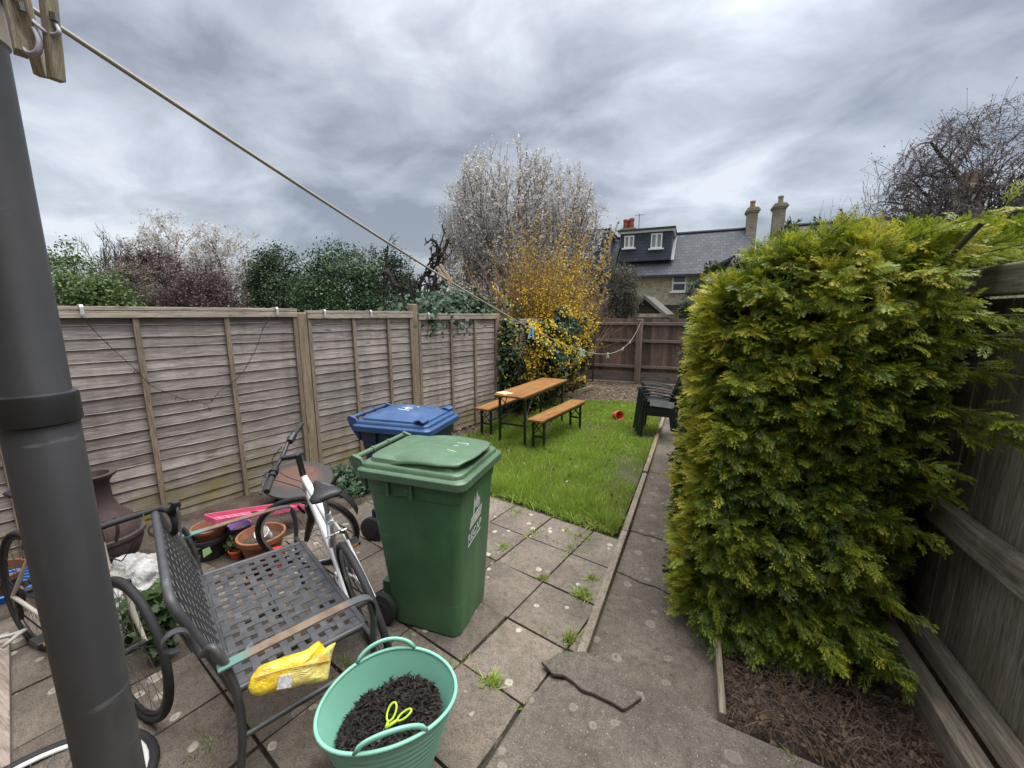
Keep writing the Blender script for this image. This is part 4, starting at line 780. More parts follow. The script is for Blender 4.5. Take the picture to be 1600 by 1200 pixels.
# ================================================================== houses beyond the back fence
def m_slate(name, c1, c2, sx=3.2, axis='X'):
    t = NT(name); v = t.coord(rot=(R(90), 0, 0) if axis == 'X' else (0, 0, 0))
    q = t.n('ShaderNodeTexBrick', {'Vector': v, 'Color1': c1, 'Color2': c2, 'Mortar': tuple(x*0.55 for x in c1), 'Scale': 1.0, 'Mortar Size': 0.012, 'Brick Width': 0.32, 'Row Height': 0.2, 'Bias': 0.0})
    c = t.mix(t.math('MULTIPLY', t.ramp(t.noise(t.coord(), 1.2, 6, 0.65), ((0.4, 0.0), (0.65, 1.0))), 0.4), q.outputs[0], tuple(x*0.65 for x in c1))
    t.base(c, 0.8, 0, 0.3); t.bump(q.outputs[1], 0.4, 0.02); return t.m
def m_brick(name, c1, c2, mo):
    t = NT(name); v = t.coord(rot=(R(90), 0, 0))
    q = t.n('ShaderNodeTexBrick', {'Vector': v, 'Color1': c1, 'Color2': c2, 'Mortar': mo, 'Scale': 1.0, 'Mortar Size': 0.010, 'Brick Width': 0.225, 'Row Height': 0.075})
    c = t.mix(t.math('MULTIPLY', t.ramp(t.noise(t.coord(), 3, 6, 0.7), ((0.45, 0.0), (0.65, 1.0))), 0.5), q.outputs[0], (0.12, 0.10, 0.075)); t.base(c, 0.9, 0, 0.2); t.bump(q.outputs[1], 0.3, 0.01); return t.m
M_SLATE = m_slate('slate_roof_mat', (0.066, 0.070, 0.082), (0.098, 0.102, 0.115)); M_TILEHANG = m_slate('slate_cladding_mat', (0.066, 0.078, 0.10), (0.088, 0.10, 0.122))
M_GAULT = m_brick('gault_brick_mat', (0.40, 0.32, 0.21), (0.52, 0.44, 0.31), (0.38, 0.36, 0.31)); M_CHIM = m_brick('chimney_brick_mat', (0.24, 0.19, 0.125), (0.34, 0.29, 0.20), (0.30, 0.28, 0.24))
M_WHITE = m_plain('white_paint_mat', (0.78, 0.78, 0.77), 0.4, var=0.06, bump=0.0); M_DARKM = m_plain('dark_trim_mat', (0.025, 0.026, 0.03), 0.5)
t_ = NT('window_glass_mat'); t_.base((0.02, 0.022, 0.025), 0.08, 0, 0.6); M_GLASS = t_.m
t_ = NT('curtained_glass_mat'); v = t_.coord(); t_.base(t_.ramp(t_.n('ShaderNodeTexWave', {'Vector': v, 'Scale': 4.0, 'Distortion': 1.0}).outputs[1], ((0, (0.20, 0.21, 0.20)), (1, (0.33, 0.34, 0.32)))), 0.15, 0, 0.5); M_CURT = t_.m
M_POT = m_plain('chimney_pot_mat', (0.33, 0.18, 0.08), 0.8, sc=4); M_REDB = m_plain('red_pot_mat', (0.34, 0.085, 0.05), 0.8, sc=5); M_LEAD = m_plain('lead_mat', (0.24, 0.25, 0.26), 0.5, var=0.15)
YE, YR, ZE, ZR = 27.0, 30.0, 4.42, 7.07
def roof_slab(x0, x1, p, ye=YE-0.25, yr=YR, ze=ZE-0.2, zr=ZR, m=None, back=True, name='roof'):
    b = MB(); th = 0.12
    a = [(x0, ye, ze), (x1, ye, ze), (x1, yr, zr), (x0, yr, zr)]; b.add(a+[(x, y, z-th) for x, y, z in a], [(0, 1, 2, 3), (7, 6, 5, 4), (0, 4, 5, 1), (1, 5, 6, 2), (3, 2, 6, 7), (0, 3, 7, 4)])
    if back:
        a = [(x0, yr, zr), (x1, yr, zr), (x1, 2*yr-ye, ze), (x0, 2*yr-ye, ze)]; b.add(a+[(x, y, z-th) for x, y, z in a], [(0, 1, 2, 3), (7, 6, 5, 4), (0, 4, 5, 1), (1, 5, 6, 2), (3, 2, 6, 7), (0, 3, 7, 4)])
    r = b.build(name, m or M_SLATE, p); b = MB(); b.tube([(x0, yr, zr+0.03), (x1, yr, zr+0.03)], 0.10, 8); b.build('ridge_tiles', M_DARKM, r); return r
def chimney(parent, x0, x1, y0, y1, z0, z1, pots, pm, roof=None):
    b = MB(); b.box(((x0+x1)/2, (y0+y1)/2, (z0+z1)/2), (x1-x0, y1-y0, z1-z0))
    for k, e in enumerate((0.06, 0.11, 0.05)): b.box(((x0+x1)/2, (y0+y1)/2, z1-0.28+k*0.09), (x1-x0+2*e, y1-y0+2*e, 0.088))
    c = b.build('chimney', M_CHIM, parent)
    for (px_, py_, h, r) in pots:
        q = MB(); q.lathe([(r*0.9, 0), (r, 0.05), (r*0.85, h*0.75), (r*1.05, h*0.8), (r*1.0, h), (r*0.7, h), (r*0.7, h*0.6)], 14, (px_, py_, z1-0.02)); q.build('chimney_pot', pm, c, smooth=40)
    return c
def sash(parent, x0, x1, z0, z1, y, glass, style='sash', sill=True):
    f = MB(); w_ = 0.075; cx_ = (x0+x1)/2
    f.box((x0+w_/2, y, (z0+z1)/2), (w_, 0.10, z1-z0)); f.box((x1-w_/2, y, (z0+z1)/2), (w_, 0.10, z1-z0)); f.box((cx_, y, z0+w_/2), (x1-x0-2*w_, 0.10, w_)); f.box((cx_, y, z1-w_/2), (x1-x0-2*w_, 0.10, w_))
    if style == 'sash': f.box((cx_, y-0.01, (z0+z1)/2), (x1-x0-2*w_, 0.09, 0.11))
    else: f.box((cx_, y-0.01, (z0+z1)/2), (0.11, 0.09, z1-z0-2*w_))
    o = f.build('window', M_WHITE, parent); g_ = MB(); g_.box((cx_, y+0.02, (z0+z1)/2), (x1-x0-w_, 0.03, z1-z0-w_)); g_.build('pane', glass, o)
    if sill: s = MB(); s.box((cx_, y-0.07, z0-0.045), (x1-x0+0.24, 0.16, 0.085)); s.build('sill', M_WHITE, o)
    return o
H = thing('terraced_house', 'brick terraced house with slate roof and dark dormer, white sash window below', 'house', (0, 0, 0))
b = MB(); b.box((-0.6, YE+0.15, 1.9), (7.2, 0.3, 4.7)); b.box((-0.6, YE+6.0, 1.9), (7.2, 0.3, 4.7)); b.box((2.9, YE+3.05, 2.4), (0.22, 5.6, 5.4))
b.add([(3.0, YE, ZE-0.3), (3.0, YE+6, ZE-0.3), (3.0, YR, ZR-0.1), (2.8, YE, ZE-0.3), (2.8, YE+6, ZE-0.3), (2.8, YR, ZR-0.1)], [(0, 1, 2), (5, 4, 3), (0, 3, 4, 1), (1, 4, 5, 2), (2, 5, 3, 0)])
b.build('wall', M_GAULT, H); rf = roof_slab(-4.6, 3.05, H)
b = MB(); b.strip([(-4.6, YE-0.32, ZE-0.32), (0.35, YE-0.32, ZE-0.32)], 0.13, 0.11); b.build('gutter', M_DARKM, H)
sash(H, -1.12, -0.33, 3.22, 4.33-0.12, YE-0.02, M_GLASS)
b = MB(); b.box((-0.75, YE-0.35, 2.18), (1.5, 0.75, 0.12)); b.box((-0.75, YE-0.2, 2.33), (1.5, 0.4, 0.16)); b.build('porch_roof', M_DARKM, H)
b = MB(); b.box((-0.2, YE-0.02, 1.2), (0.8, 0.08, 1.8)); b.build('door', m_plain('brown_door_mat', (0.10, 0.05, 0.035), 0.6), H)
# rear outshot roof at the conifer edge
b = MB(); b.add([(0.55, YE-1.6, 4.25), (0.55, YE+0.6, 4.25), (2.0, YE-1.6, 5.0), (2.0, YE+1.2, 5.0), (0.55, YE-1.6, 4.17), (0.55, YE+0.6, 4.17), (2.0, YE-1.6, 4.92), (2.0, YE+1.2, 4.92)], [(0, 2, 3, 1), (4, 5, 7, 6), (0, 4, 6, 2), (0, 1, 5, 4), (2, 6, 7, 3), (1, 3, 7, 5)]); b.build('outshot_roof', M_SLATE, H)
b = MB(); b.box((1.5, YE-0.75, 2.05), (1.6, 1.5, 4.2)); b.build('outshot_wall', M_GAULT, H)
def dormer(parent, x0, x1, yf, zb, zt, slope):
    """box dormer with slate-hung face and cheeks, white-edged flat roof"""
    yb = YR-0.2; b = MB(); b.add([(x0, yf, zb), (x1, yf, zb), (x1, yf, zt), (x0, yf, zt), (x0, yb, zb), (x1, yb, zb), (x1, yb, zt), (x0, yb, zt)], [(0, 1, 2, 3), (1, 5, 6, 2), (4, 0, 3, 7), (3, 2, 6, 7), (5, 4, 7, 6)])
    d = b.build('dormer', M_TILEHANG, parent); r = MB(); r.box(((x0+x1)/2, (yf+yb)/2-0.15, zt+0.16), (x1-x0+0.36, yb-yf+0.3, 0.10)); r.build('dormer_roof', M_DARKM, d)
    f = MB(); f.box(((x0+x1)/2, yf-0.10, zt+0.045), (x1-x0+0.30, 0.12, 0.125)); f.box((x1+0.07, (yf+yb)/2, zt+0.045), (0.11, yb-yf, 0.125)); f.build('fascia', M_WHITE, d); return d
d = dormer(H, -4.35, -1.30, YE+0.35, 5.15, 6.85, 0.9)
sash(d, -2.52, -1.86, 5.86, 6.74, YE+0.31, M_CURT, 'case'); sash(d, -4.12, -3.52, 5.98, 6.72, YE+0.31, M_CURT, 'case')
b = MB(); b.strip([(-1.22, YE+0.35, 5.12), (-1.2, YR-0.25, 6.90)], 0.18, 0.06, up=(0, 0, 1)); b.build('flashing', M_LEAD, rf)
chimney(H, -4.72, -3.75, YR-0.5, YR+0.3, 6.6, 7.62, [(-4.45, YR-0.25, 0.62, 0.17), (-4.05, YR-0.25, 0.66, 0.17), (-4.25, YR+0.1, 0.66, 0.17)], M_REDB)
b = MB(); b.tube([(-3.6, YR, 7.5), (-3.6, YR, 8.6)], 0.02, 5); b.tube([(-3.9, YR, 8.5), (-3.3, YR, 8.5)], 0.012, 4)
for k in range(6): b.tube([(-3.88+k*0.11, YR-0.18, 8.5), (-3.88+k*0.11, YR+0.18, 8.5)], 0.008, 4)
b.build('aerial', M_DARKM, H)
chimney(H, 2.82, 3.36, YR-0.5, YR+0.3, 4.6, 8.25, [(3.06, YR-0.2, 0.42, 0.15)], M_POT)
H2 = thing('terraced_house', 'left neighbouring terrace with its own dark flat roofed dormer behind the blossom', 'house', (0, 0, 0))
b = MB(); b.box((-8.3, YE+0.15, 1.9), (7.2, 0.3, 4.7)); b.box((-8.3, YE+6.0, 1.9), (7.2, 0.3, 4.7)); b.box((-11.75, YE+3.0, 1.88), (0.3, 5.9, 4.6)); b.build('wall', M_GAULT, H2); roof_slab(-12.0, -4.68, H2)
d = dormer(H2, -8.4, -5.15, YE+0.1, 5.15, 6.98, 0.9); sash(d, -7.6, -6.6, 5.8, 6.7, YE+0.06, M_CURT, 'case')
b = MB(); b.tube([(-4.95, YE-0.1, 1.0), (-4.95, YE-0.1, 7.4)], 0.07, 8); b.build('soil_pipe', M_LEAD, H2)
chimney(H2, -12.0, -11.2, YR-0.4, YR+0.4, 6.6, 8.2, [(-11.6, YR, 0.5, 0.16)], M_POT)
H3 = thing('terraced_house', 'right hand terrace, long slate roof running behind the conifer top', 'house', (0, 0, 0))
b = MB(); b.box((13.4, YE+0.15, 1.9), (18.2, 0.3, 4.7)); b.box((13.4, YE+6.0, 1.9), (18.2, 0.3, 4.7)); b.box((4.45, YE+3.05, 2.4), (0.22, 5.6, 5.4)); b.build('wall', M_GAULT, H3); roof_slab(4.35, 22.5, H3)
chimney(H3, 4.2, 4.78, YR-0.5, YR+0.3, 4.6, 8.35, [(4.5, YR-0.2, 0.45, 0.15)], M_CHIM)
chimney(H3, 12.35, 13.35, YR-0.5, YR+0.4, 6.4, 8.45, [(12.55, YR-0.15, 0.6, 0.16), (12.85, YR-0.15, 0.75, 0.16), (13.12, YR-0.15, 0.55, 0.16)], M_POT)
# shed just over the back fence
M_FELT = m_plain('roof_felt_mat', (0.12, 0.105, 0.10), 0.95, sc=4, bump=0.3); M_SHED = m_wood('shed_mat', (0.07, 0.055, 0.045), (0.12, 0.10, 0.085), 'X', 5); M_BARGE = m_wood('barge_mat', (0.19, 0.165, 0.145), (0.27, 0.24, 0.215), 'X', 5, knots=False)
q = aty(1008, 462, 16.5); SHX, SHZ = q.x, q.z; T = thing('garden_shed', 'gabled shed roof in dark felt showing over the back fence', 'shed', (SHX, 16.5, 0), R(-6))
hw, dz = 0.72, 0.62
b = MB(); b.box((0, 1.0, 0.85), (2*hw-0.14, 1.86, 1.75)); b.add([(-hw+0.07, 0.07, SHZ-dz-0.05), (hw-0.07, 0.07, SHZ-dz-0.05), (0, 0.07, SHZ-0.06)], [(0, 1, 2)])
for k in range(8):
    z = SHZ-dz-0.02+k*0.075; ww = (hw-0.08)*(SHZ-0.08-z)/dz
    if ww > 0.03: b.box((0, 0.05, z), (2*ww, 0.03, 0.07), rot=(R(12), 0, 0))
b.build('wall', M_SHED, T)
b = MB()
for s in (-1, 1):
    n_ = Vector((s*dz, 0, hw)).normalized()*0.05; a = [Vector((0, -0.06, SHZ)), Vector((s*(hw+0.1), -0.06, SHZ-dz*(hw+0.1)/hw)), Vector((s*(hw+0.1), 2.0, SHZ-dz*(hw+0.1)/hw)), Vector((0, 2.0, SHZ))]
    b.add(a+[v_-n_ for v_ in a], [(0, 1, 2, 3), (7, 6, 5, 4), (0, 4, 5, 1), (1, 5, 6, 2), (3, 2, 6, 7), (0, 3, 7, 4)])
b.build('roof', M_FELT, T)
for s in (-1, 1): b = MB(); b.bar((0, -0.085, SHZ-0.05), (s*(hw+0.12), -0.085, SHZ-0.05-dz*(hw+0.12)/hw), 0.03, 0.11, up=(0, 0, 1)); b.build('bargeboard', M_BARGE, T)
# low far roof glimpsed left of centre
T = thing('distant_house', 'far house roof barely showing between the evergreens', 'house', atd(478, 470, 45)*1.0); T.location.z = 0
b = MB(); b.box((0, 0, 2.0), (6, 5, 4)); b.build('wall', M_GAULT, T); b = MB(); b.add([(-3.2, -2.7, 4), (3.2, -2.7, 4), (3.2, 0, 6.3), (-3.2, 0, 6.3), (3.2, 2.7, 4), (-3.2, 2.7, 4)], [(0, 1, 2, 3), (3, 2, 4, 5), (1, 4, 2), (0, 3, 5)]); b.build('roof', M_SLATE, T)
# ================================================================== objects
def rrect(hx, hy, r, n=5):
    o = []
    for (sx_, sy_, a0) in ((1, 1, 0), (-1, 1, 90), (-1, -1, 180), (1, -1, 270)):
        for k in range(n+1): a = R(a0+90*k/n); o.append((sx_*(hx-r)+r*math.cos(a), sy_*(hy-r)+r*math.sin(a)))
    return o
def loft(mb, secs, caps=(True, True), r=None):
    """secs: closed rings of equal length"""
    m = len(secs[0]); vs = [p for s_ in secs for p in s_]; fs = []
    for i in range(len(secs)-1):
        for k in range(m): fs.append((i*m+k, i*m+(k+1) % m, (i+1)*m+(k+1) % m, (i+1)*m+k))
    if caps[0]: fs.append(tuple(range(m-1, -1, -1)))
    if caps[1]: fs.append(tuple((len(secs)-1)*m+k for k in range(m)))
    return mb.add(vs, fs, r)
def ring(hx, hy, r, z, cx_=0.0, cy_=0.0, dzx=0.0, n=5): return [(x+cx_, y+cy_, z+dzx*x) for x, y in rrect(hx, hy, r, n)]
def bez(P, n=12):
    P = [Vector(p) for p in P]; o = []                            # Catmull-Rom through the points
    for i in range(len(P)-1):
        a, b, c, d = P[max(i-1, 0)], P[i], P[i+1], P[min(i+2, len(P)-1)]
        for k in range(n): t_ = k/n; o.append(0.5*((2*b)+(c-a)*t_+(2*a-5*b+4*c-d)*t_*t_+(3*b-a-3*c+d)*t_**3))
    return o+[P[-1]]
# ---- rear wall of the house the camera stands at, with its drainpipe
M_HB = m_brick('house_brick_mat', (0.20, 0.15, 0.10), (0.28, 0.22, 0.15), (0.25, 0.23, 0.20))
T = thing('house', 'brick back wall of the house that the drainpipe runs down', 'house', (0, -0.42, 0)); b = MB(); b.box((-0.6, -0.15, 1.3), (9.5, 0.3, 2.8)); b.build('wall', M_HB, T); b = MB(); b.box((-0.6, 0.07, 2.66), (9.7, 0.12, 0.11)); b.build('gutter', M_DARKM, T)  # house wall out of view, its height lowered to let light onto the hedge
M_BLK = m_plain('black_metal_mat', (0.02, 0.02, 0.021), 0.4, var=0.2)
PX, PY, PR = -0.735, 0.213, 0.0345
M_PIPE = m_plain('grey_pipe_mat', (0.040, 0.040, 0.042), 0.42, var=0.12, sc=5, bump=0.12, dirt=0.3); M_BEIGE = m_plain('beige_pipe_mat', (0.34, 0.29, 0.22), 0.6, var=0.2, sc=8, bump=0.1)
T = thing('drainpipe', 'tall dark grey plastic drainpipe close by at left edge, with a collar band', 'drainpipe', (PX, PY, 0))
b = MB(); b.lathe([(PR, -0.05), (PR, 1.745), (PR*0.94, 1.748), (PR*0.94, 2.145)], 48); b.build('pipe', M_PIPE, T, smooth=40)
b = MB(); b.lathe([(PR*1.02, 1.716), (PR*1.10, 1.718), (PR*1.10, 1.750), (PR*1.07, 1.754), (PR*0.95, 1.756)], 48); b.build('collar', M_BLK, T, smooth=30)
b = MB(); b.lathe([(PR*0.945, 2.142), (PR*1.0, 2.144), (PR*1.0, 2.60), (PR*0.9, 2.601)], 40); b.build('upper_pipe', M_BEIGE, T, smooth=40)
b = MB(); b.box((0, -0.32, 2.4), (0.03, 0.62, 0.05)); b.build('bracket', M_DARKM, T)
# ---- wheelie bins
def wheelie_bin(label, loc, rz, body, lid, style, group='wheeled rubbish bins'):
    T = thing('wheelie_bin', label, 'bin', loc, rz, group); H = 0.975
    b = MB(); secs = []
    for z, hx, hy, c, r in ((0.0, 0.205, 0.19, 0.025, 0.05), (0.012, 0.222, 0.205, 0.025, 0.055), (0.10, 0.230, 0.211, 0.022, 0.055), (0.50, 0.260, 0.231, 0.012, 0.05), (0.86, 0.290, 0.252, 0.0, 0.045), (0.861, 0.296, 0.258, 0.0, 0.045), (H, 0.305, 0.265, 0.0, 0.045)):
        secs.append(ring(hx, hy, r, z, c))
    loft(b, secs); b.build('body', body, T, smooth=35)
    for y in (-1, 1):
        for x in (-0.13, 0.02): b = MB(); b.box((x, y*0.270, 0.90), (0.012, 0.022, 0.09)); b.build('rib', body, T, bevel=0.004)
    b = MB(); b.box((-0.26, 0, 0.14), (0.09, 0.30, 0.16)); b.build('wheel_housing', body, T, bevel=0.01)
    b = MB(); sk = [ring(0.330, 0.283, 0.05, 0.945, 0.0), ring(0.342, 0.292, 0.05, 0.95, 0.0), ring(0.342, 0.292, 0.05, 0.99, 0.0), ring(0.330, 0.282, 0.05, 1.0, 0.0), ring(0.318, 0.27, 0.05, 1.001, 0.0), ring(0.313, 0.265, 0.05, 1.022, 0.0), ring(0.305, 0.258, 0.06, 1.03, 0.0)]
    loft(b, sk); L_ = b.build('lid', lid, T, smooth=30, bevel=0.004)
    if style == 'lip':                                            # raised panel that overhangs the front like a lip
        def top(u, v):
            x = -0.30+0.625*u; w_ = 0.245*(1-0.10*max(0, (u-0.75)/0.25)**2); y = (v-0.5)*2*w_
            z = 1.028+0.062*math.sin(min(1, u/0.55)*PI/2)-0.012*max(0, (u-0.6)/0.4)
            e = abs(v-0.5)*2; z -= (0.055*(1-min(1, u/0.9)*0.75)+0.004)*max(0, (e-0.72)/0.28)**1.6
            x -= 0.05*max(0, u-0.6)/0.4*e**3
            z += 0.004*math.exp(-((v-0.5)/0.03)**2)
            return (x, y, z)
        b = MB(); b.grid(top, 24, 24); o = b.build('lid_top', lid, L_, smooth=True); md = o.modifiers.new('thickness', 'SOLIDIFY'); md.thickness = 0.008; md.offset = -1
        b = MB(); loft(b, [ring(0.285, 0.238, 0.06, 1.025, -0.01), ring(0.275, 0.228, 0.06, 1.052, -0.015), ring(0.25, 0.20, 0.06, 1.062, -0.03)]); b.build('lid_core', lid, L_, smooth=30)
    else:
        b = MB(); loft(b, [ring(0.29, 0.243, 0.06, 1.028, -0.005), ring(0.285, 0.238, 0.06, 1.045, -0.005), ring(0.225, 0.20, 0.08, 1.066, -0.02), ring(0.19, 0.17, 0.09, 1.069, -0.02), ring(0.175, 0.155, 0.09, 1.081, -0.02), ring(0.10, 0.08, 0.06, 1.087, -0.02)]); b.build('lid_top', lid, L_, smooth=40)
        for s in (-1, 1): b = MB(); b.strip([(0.20, s*0.205, 1.052), (0.25, s*0.215, 1.068), (0.285, s*0.225, 1.05)], 0.10, 0.012, side=(0, 1, 0)); b.build('grip', lid, L_)
    b = MB(); b.tube([(-0.378, -0.235, 1.035), (-0.378, 0.235, 1.035)], 0.016, 12)
    for y in (-0.075, 0.075): b.tube([(-0.378, y-0.008, 1.035), (-0.378, y+0.008, 1.035)], 0.021, 12)
    b.build('handle', lid, T, smooth=40)
    for s in (-1, 1):
        b = MB(); b.prism([(-0.29, 0.86), (-0.29, 1.0), (-0.32, 1.045), (-0.375, 1.062), (-0.40, 1.04), (-0.39, 1.01), (-0.36, 0.95)], ((0, s*0.245+0.012, 0), (1, 0, 0), (0, 0, 1)), 0.024); b.build('handle_bracket', lid, T, bevel=0.004)
        b = MB(); y0 = s*0.235; b.lathe([(0.03, -0.026), (0.075, -0.024), (0.098, -0.018), (0.1, 0), (0.098, 0.018), (0.075, 0.024), (0.03, 0.026)], 28, (-0.245, y0, 0.10), (R(90), 0, 0)); wl_ = b.build('wheel', M_TYRE, T, smooth=40)
        b = MB(); b.lathe([(0.0, -0.03), (0.06, -0.028), (0.06, 0.028), (0.0, 0.03)], 20, (-0.245, y0, 0.10), (R(90), 0, 0)); b.build('hub', M_TYRE, wl_, smooth=40)
    b = MB(); b.tube([(-0.245, -0.24, 0.1), (-0.245, 0.24, 0.1)], 0.012, 8); b.build('axle', M_DARKM, T)
    return T, L_
M_TYRE = m_plain('rubber_mat', (0.022, 0.022, 0.023), 0.75, var=0.3, sc=20, bump=0.2)
M_GBODY = m_plain('green_bin_body_mat', (0.066, 0.168, 0.074), 0.45, var=0.3, sc=3, bump=0.06, dirt=0.3); M_GLID = m_plain('green_bin_lid_mat', (0.085, 0.158, 0.090), 0.42, var=0.22, sc=5, bump=0.10, dirt=0.35)
M_BBODY = m_plain('blue_bin_body_mat', (0.014, 0.032, 0.085), 0.42, var=0.2, sc=3, bump=0.06); M_BLID = m_plain('blue_bin_lid_mat', (0.030, 0.082, 0.205), 0.42, var=0.25, sc=5, bump=0.08, dirt=0.3)
M_PAINT = m_plain('white_mark_mat', (0.66, 0.68, 0.64), 0.7, var=0.35, sc=40, bump=0.0)
GB, GL_ = wheelie_bin('green wheelie bin standing on the patio, white crest on its front', (-1.355, 1.93, 0.0), R(4), M_GBODY, M_GLID, 'lip')
BB_, BL_ = wheelie_bin('blue wheelie bin standing behind the green one, by the lap fence', (-2.08, 2.63, 0.0), R(7), M_BBODY, M_BLID, 'plain')
# the crest and lettering on the green bin, lying on its sloping front
fa = math.atan2(0.308-0.232, 0.76); fo = Vector((0.2725, 0.0, 0.56)); fex = Vector((0, 1, 0)); fey = Vector((math.sin(fa), 0, math.cos(fa))); fo = Vector((0.035+0.188+0.0, 0, 0)) 
def front_pt(y, z):
    for (z0, x0), (z1, x1) in (((0.10, 0.252), (0.50, 0.272)), ((0.50, 0.272), (0.86, 0.290))):
        if z0 <= z <= z1: return Vector((x0+(x1-x0)*(z-z0)/(z1-z0)+0.0015, y, z))
def decal(name, polys, parent, mat):
    b = MB()
    for poly in polys:
        o = front_pt(0, 0.70); e2 = (front_pt(0, 0.8)-front_pt(0, 0.6)).normalized(); b.prism([(p[0]-0.01, p[1]) for p in poly], (o, (0, 1, 0), e2), 0.0012)
    return b.build(name, mat, parent)
decal('crest', [[(-0.045, 0.03), (-0.04, 0.10), (-0.036, 0.135), (-0.030, 0.10), (-0.018, 0.09), (-0.008, 0.115), (-0.002, 0.155), (0.004, 0.118), (0.022, 0.10), (0.045, 0.075), (0.030, 0.062), (0.015, 0.058), (0.0, 0.05), (-0.020, 0.044)],
                [(-0.05, 0.005), (-0.045, 0.03), (-0.03, 0.04), (-0.035, 0.005)], [(0.0, 0.035), (0.02, 0.05), (0.05, 0.055), (0.03, 0.035)]], GB, M_PAINT)
decal('crest_lines', [[(-0.078, -0.018), (-0.078, -0.003), (0.075, 0.028), (0.075, 0.011)], [(-0.085, -0.042), (-0.083, -0.026), (0.072, 0.004), (0.072, -0.011)], [(-0.09, -0.062), (-0.088, -0.048), (0.066, -0.018), (0.066, -0.031)], [(-0.105, -0.165), (-0.104, -0.156), (0.062, -0.122), (0.062, -0.132)]], GB, M_PAINT)
fc = bpy.data.curves.new('lettering', 'FONT'); fc.body = 'RECAP'; fc.size = 0.062; fc.align_x = 'CENTER'; fc.extrude = 0.0006; fc.shear = 0.3; fc.offset = 0.0012
ft = bpy.data.objects.new('lettering', fc); COL.objects.link(ft); fc.materials.append(M_PAINT); ft.parent = GB; q = front_pt(-0.03, 0.578); e2 = (front_pt(0, 0.8)-front_pt(0, 0.6)).normalized()
ex_, ey_ = (Vector((0, 1, 0))*math.cos(0.2)+e2*math.sin(0.2)).normalized(), None; nz_ = Vector((0, 1, 0)).cross(e2).normalized(); ey_ = nz_.cross(ex_); Mx = Matrix((ex_, ey_, nz_)).transposed().to_4x4(); Mx.translation = q+nz_*0.001
bpy.context.view_layer.update(); fm = bpy.data.meshes.new_from_object(ft); bpy.data.objects.remove(ft); ft = bpy.data.objects.new('lettering', fm); COL.objects.link(ft); ft.parent = GB; ft.matrix_local = Mx
def strokes(name, parent, lines, m, r=0.005):
    b = MB()
    for l in lines: b.tube(bez(l, 6), r, 6, sq=(0.35, 1))
    return b.build(name, m, parent)
strokes('painted_number', GL_, [[(0.20, -0.07, 1.0825), (0.13, -0.06, 1.0885)], [(0.20, -0.01, 1.083), (0.185, 0.02, 1.084), (0.165, 0.0, 1.086), (0.15, 0.025, 1.088), (0.13, 0.0, 1.089)], [(0.20, 0.055, 1.083), (0.19, 0.085, 1.084), (0.165, 0.075, 1.087), (0.13, 0.065, 1.089)]], m_plain('faded_mark_mat', (0.42, 0.50, 0.41), 0.7, var=0.3, sc=60, bump=0), 0.004)
strokes('painted_number', BL_, [[(0.05, -0.06, 1.0865), (-0.06, -0.045, 1.0875)], [(0.05, -0.005, 1.087), (-0.005, -0.02, 1.088), (-0.01, 0.035, 1.088)], [(0.03, 0.03, 1.088), (-0.06, 0.02, 1.088)], [(0.05, 0.06, 1.086), (0.045, 0.09, 1.084), (-0.06, 0.085, 1.085)]], M_PAINT, 0.007)
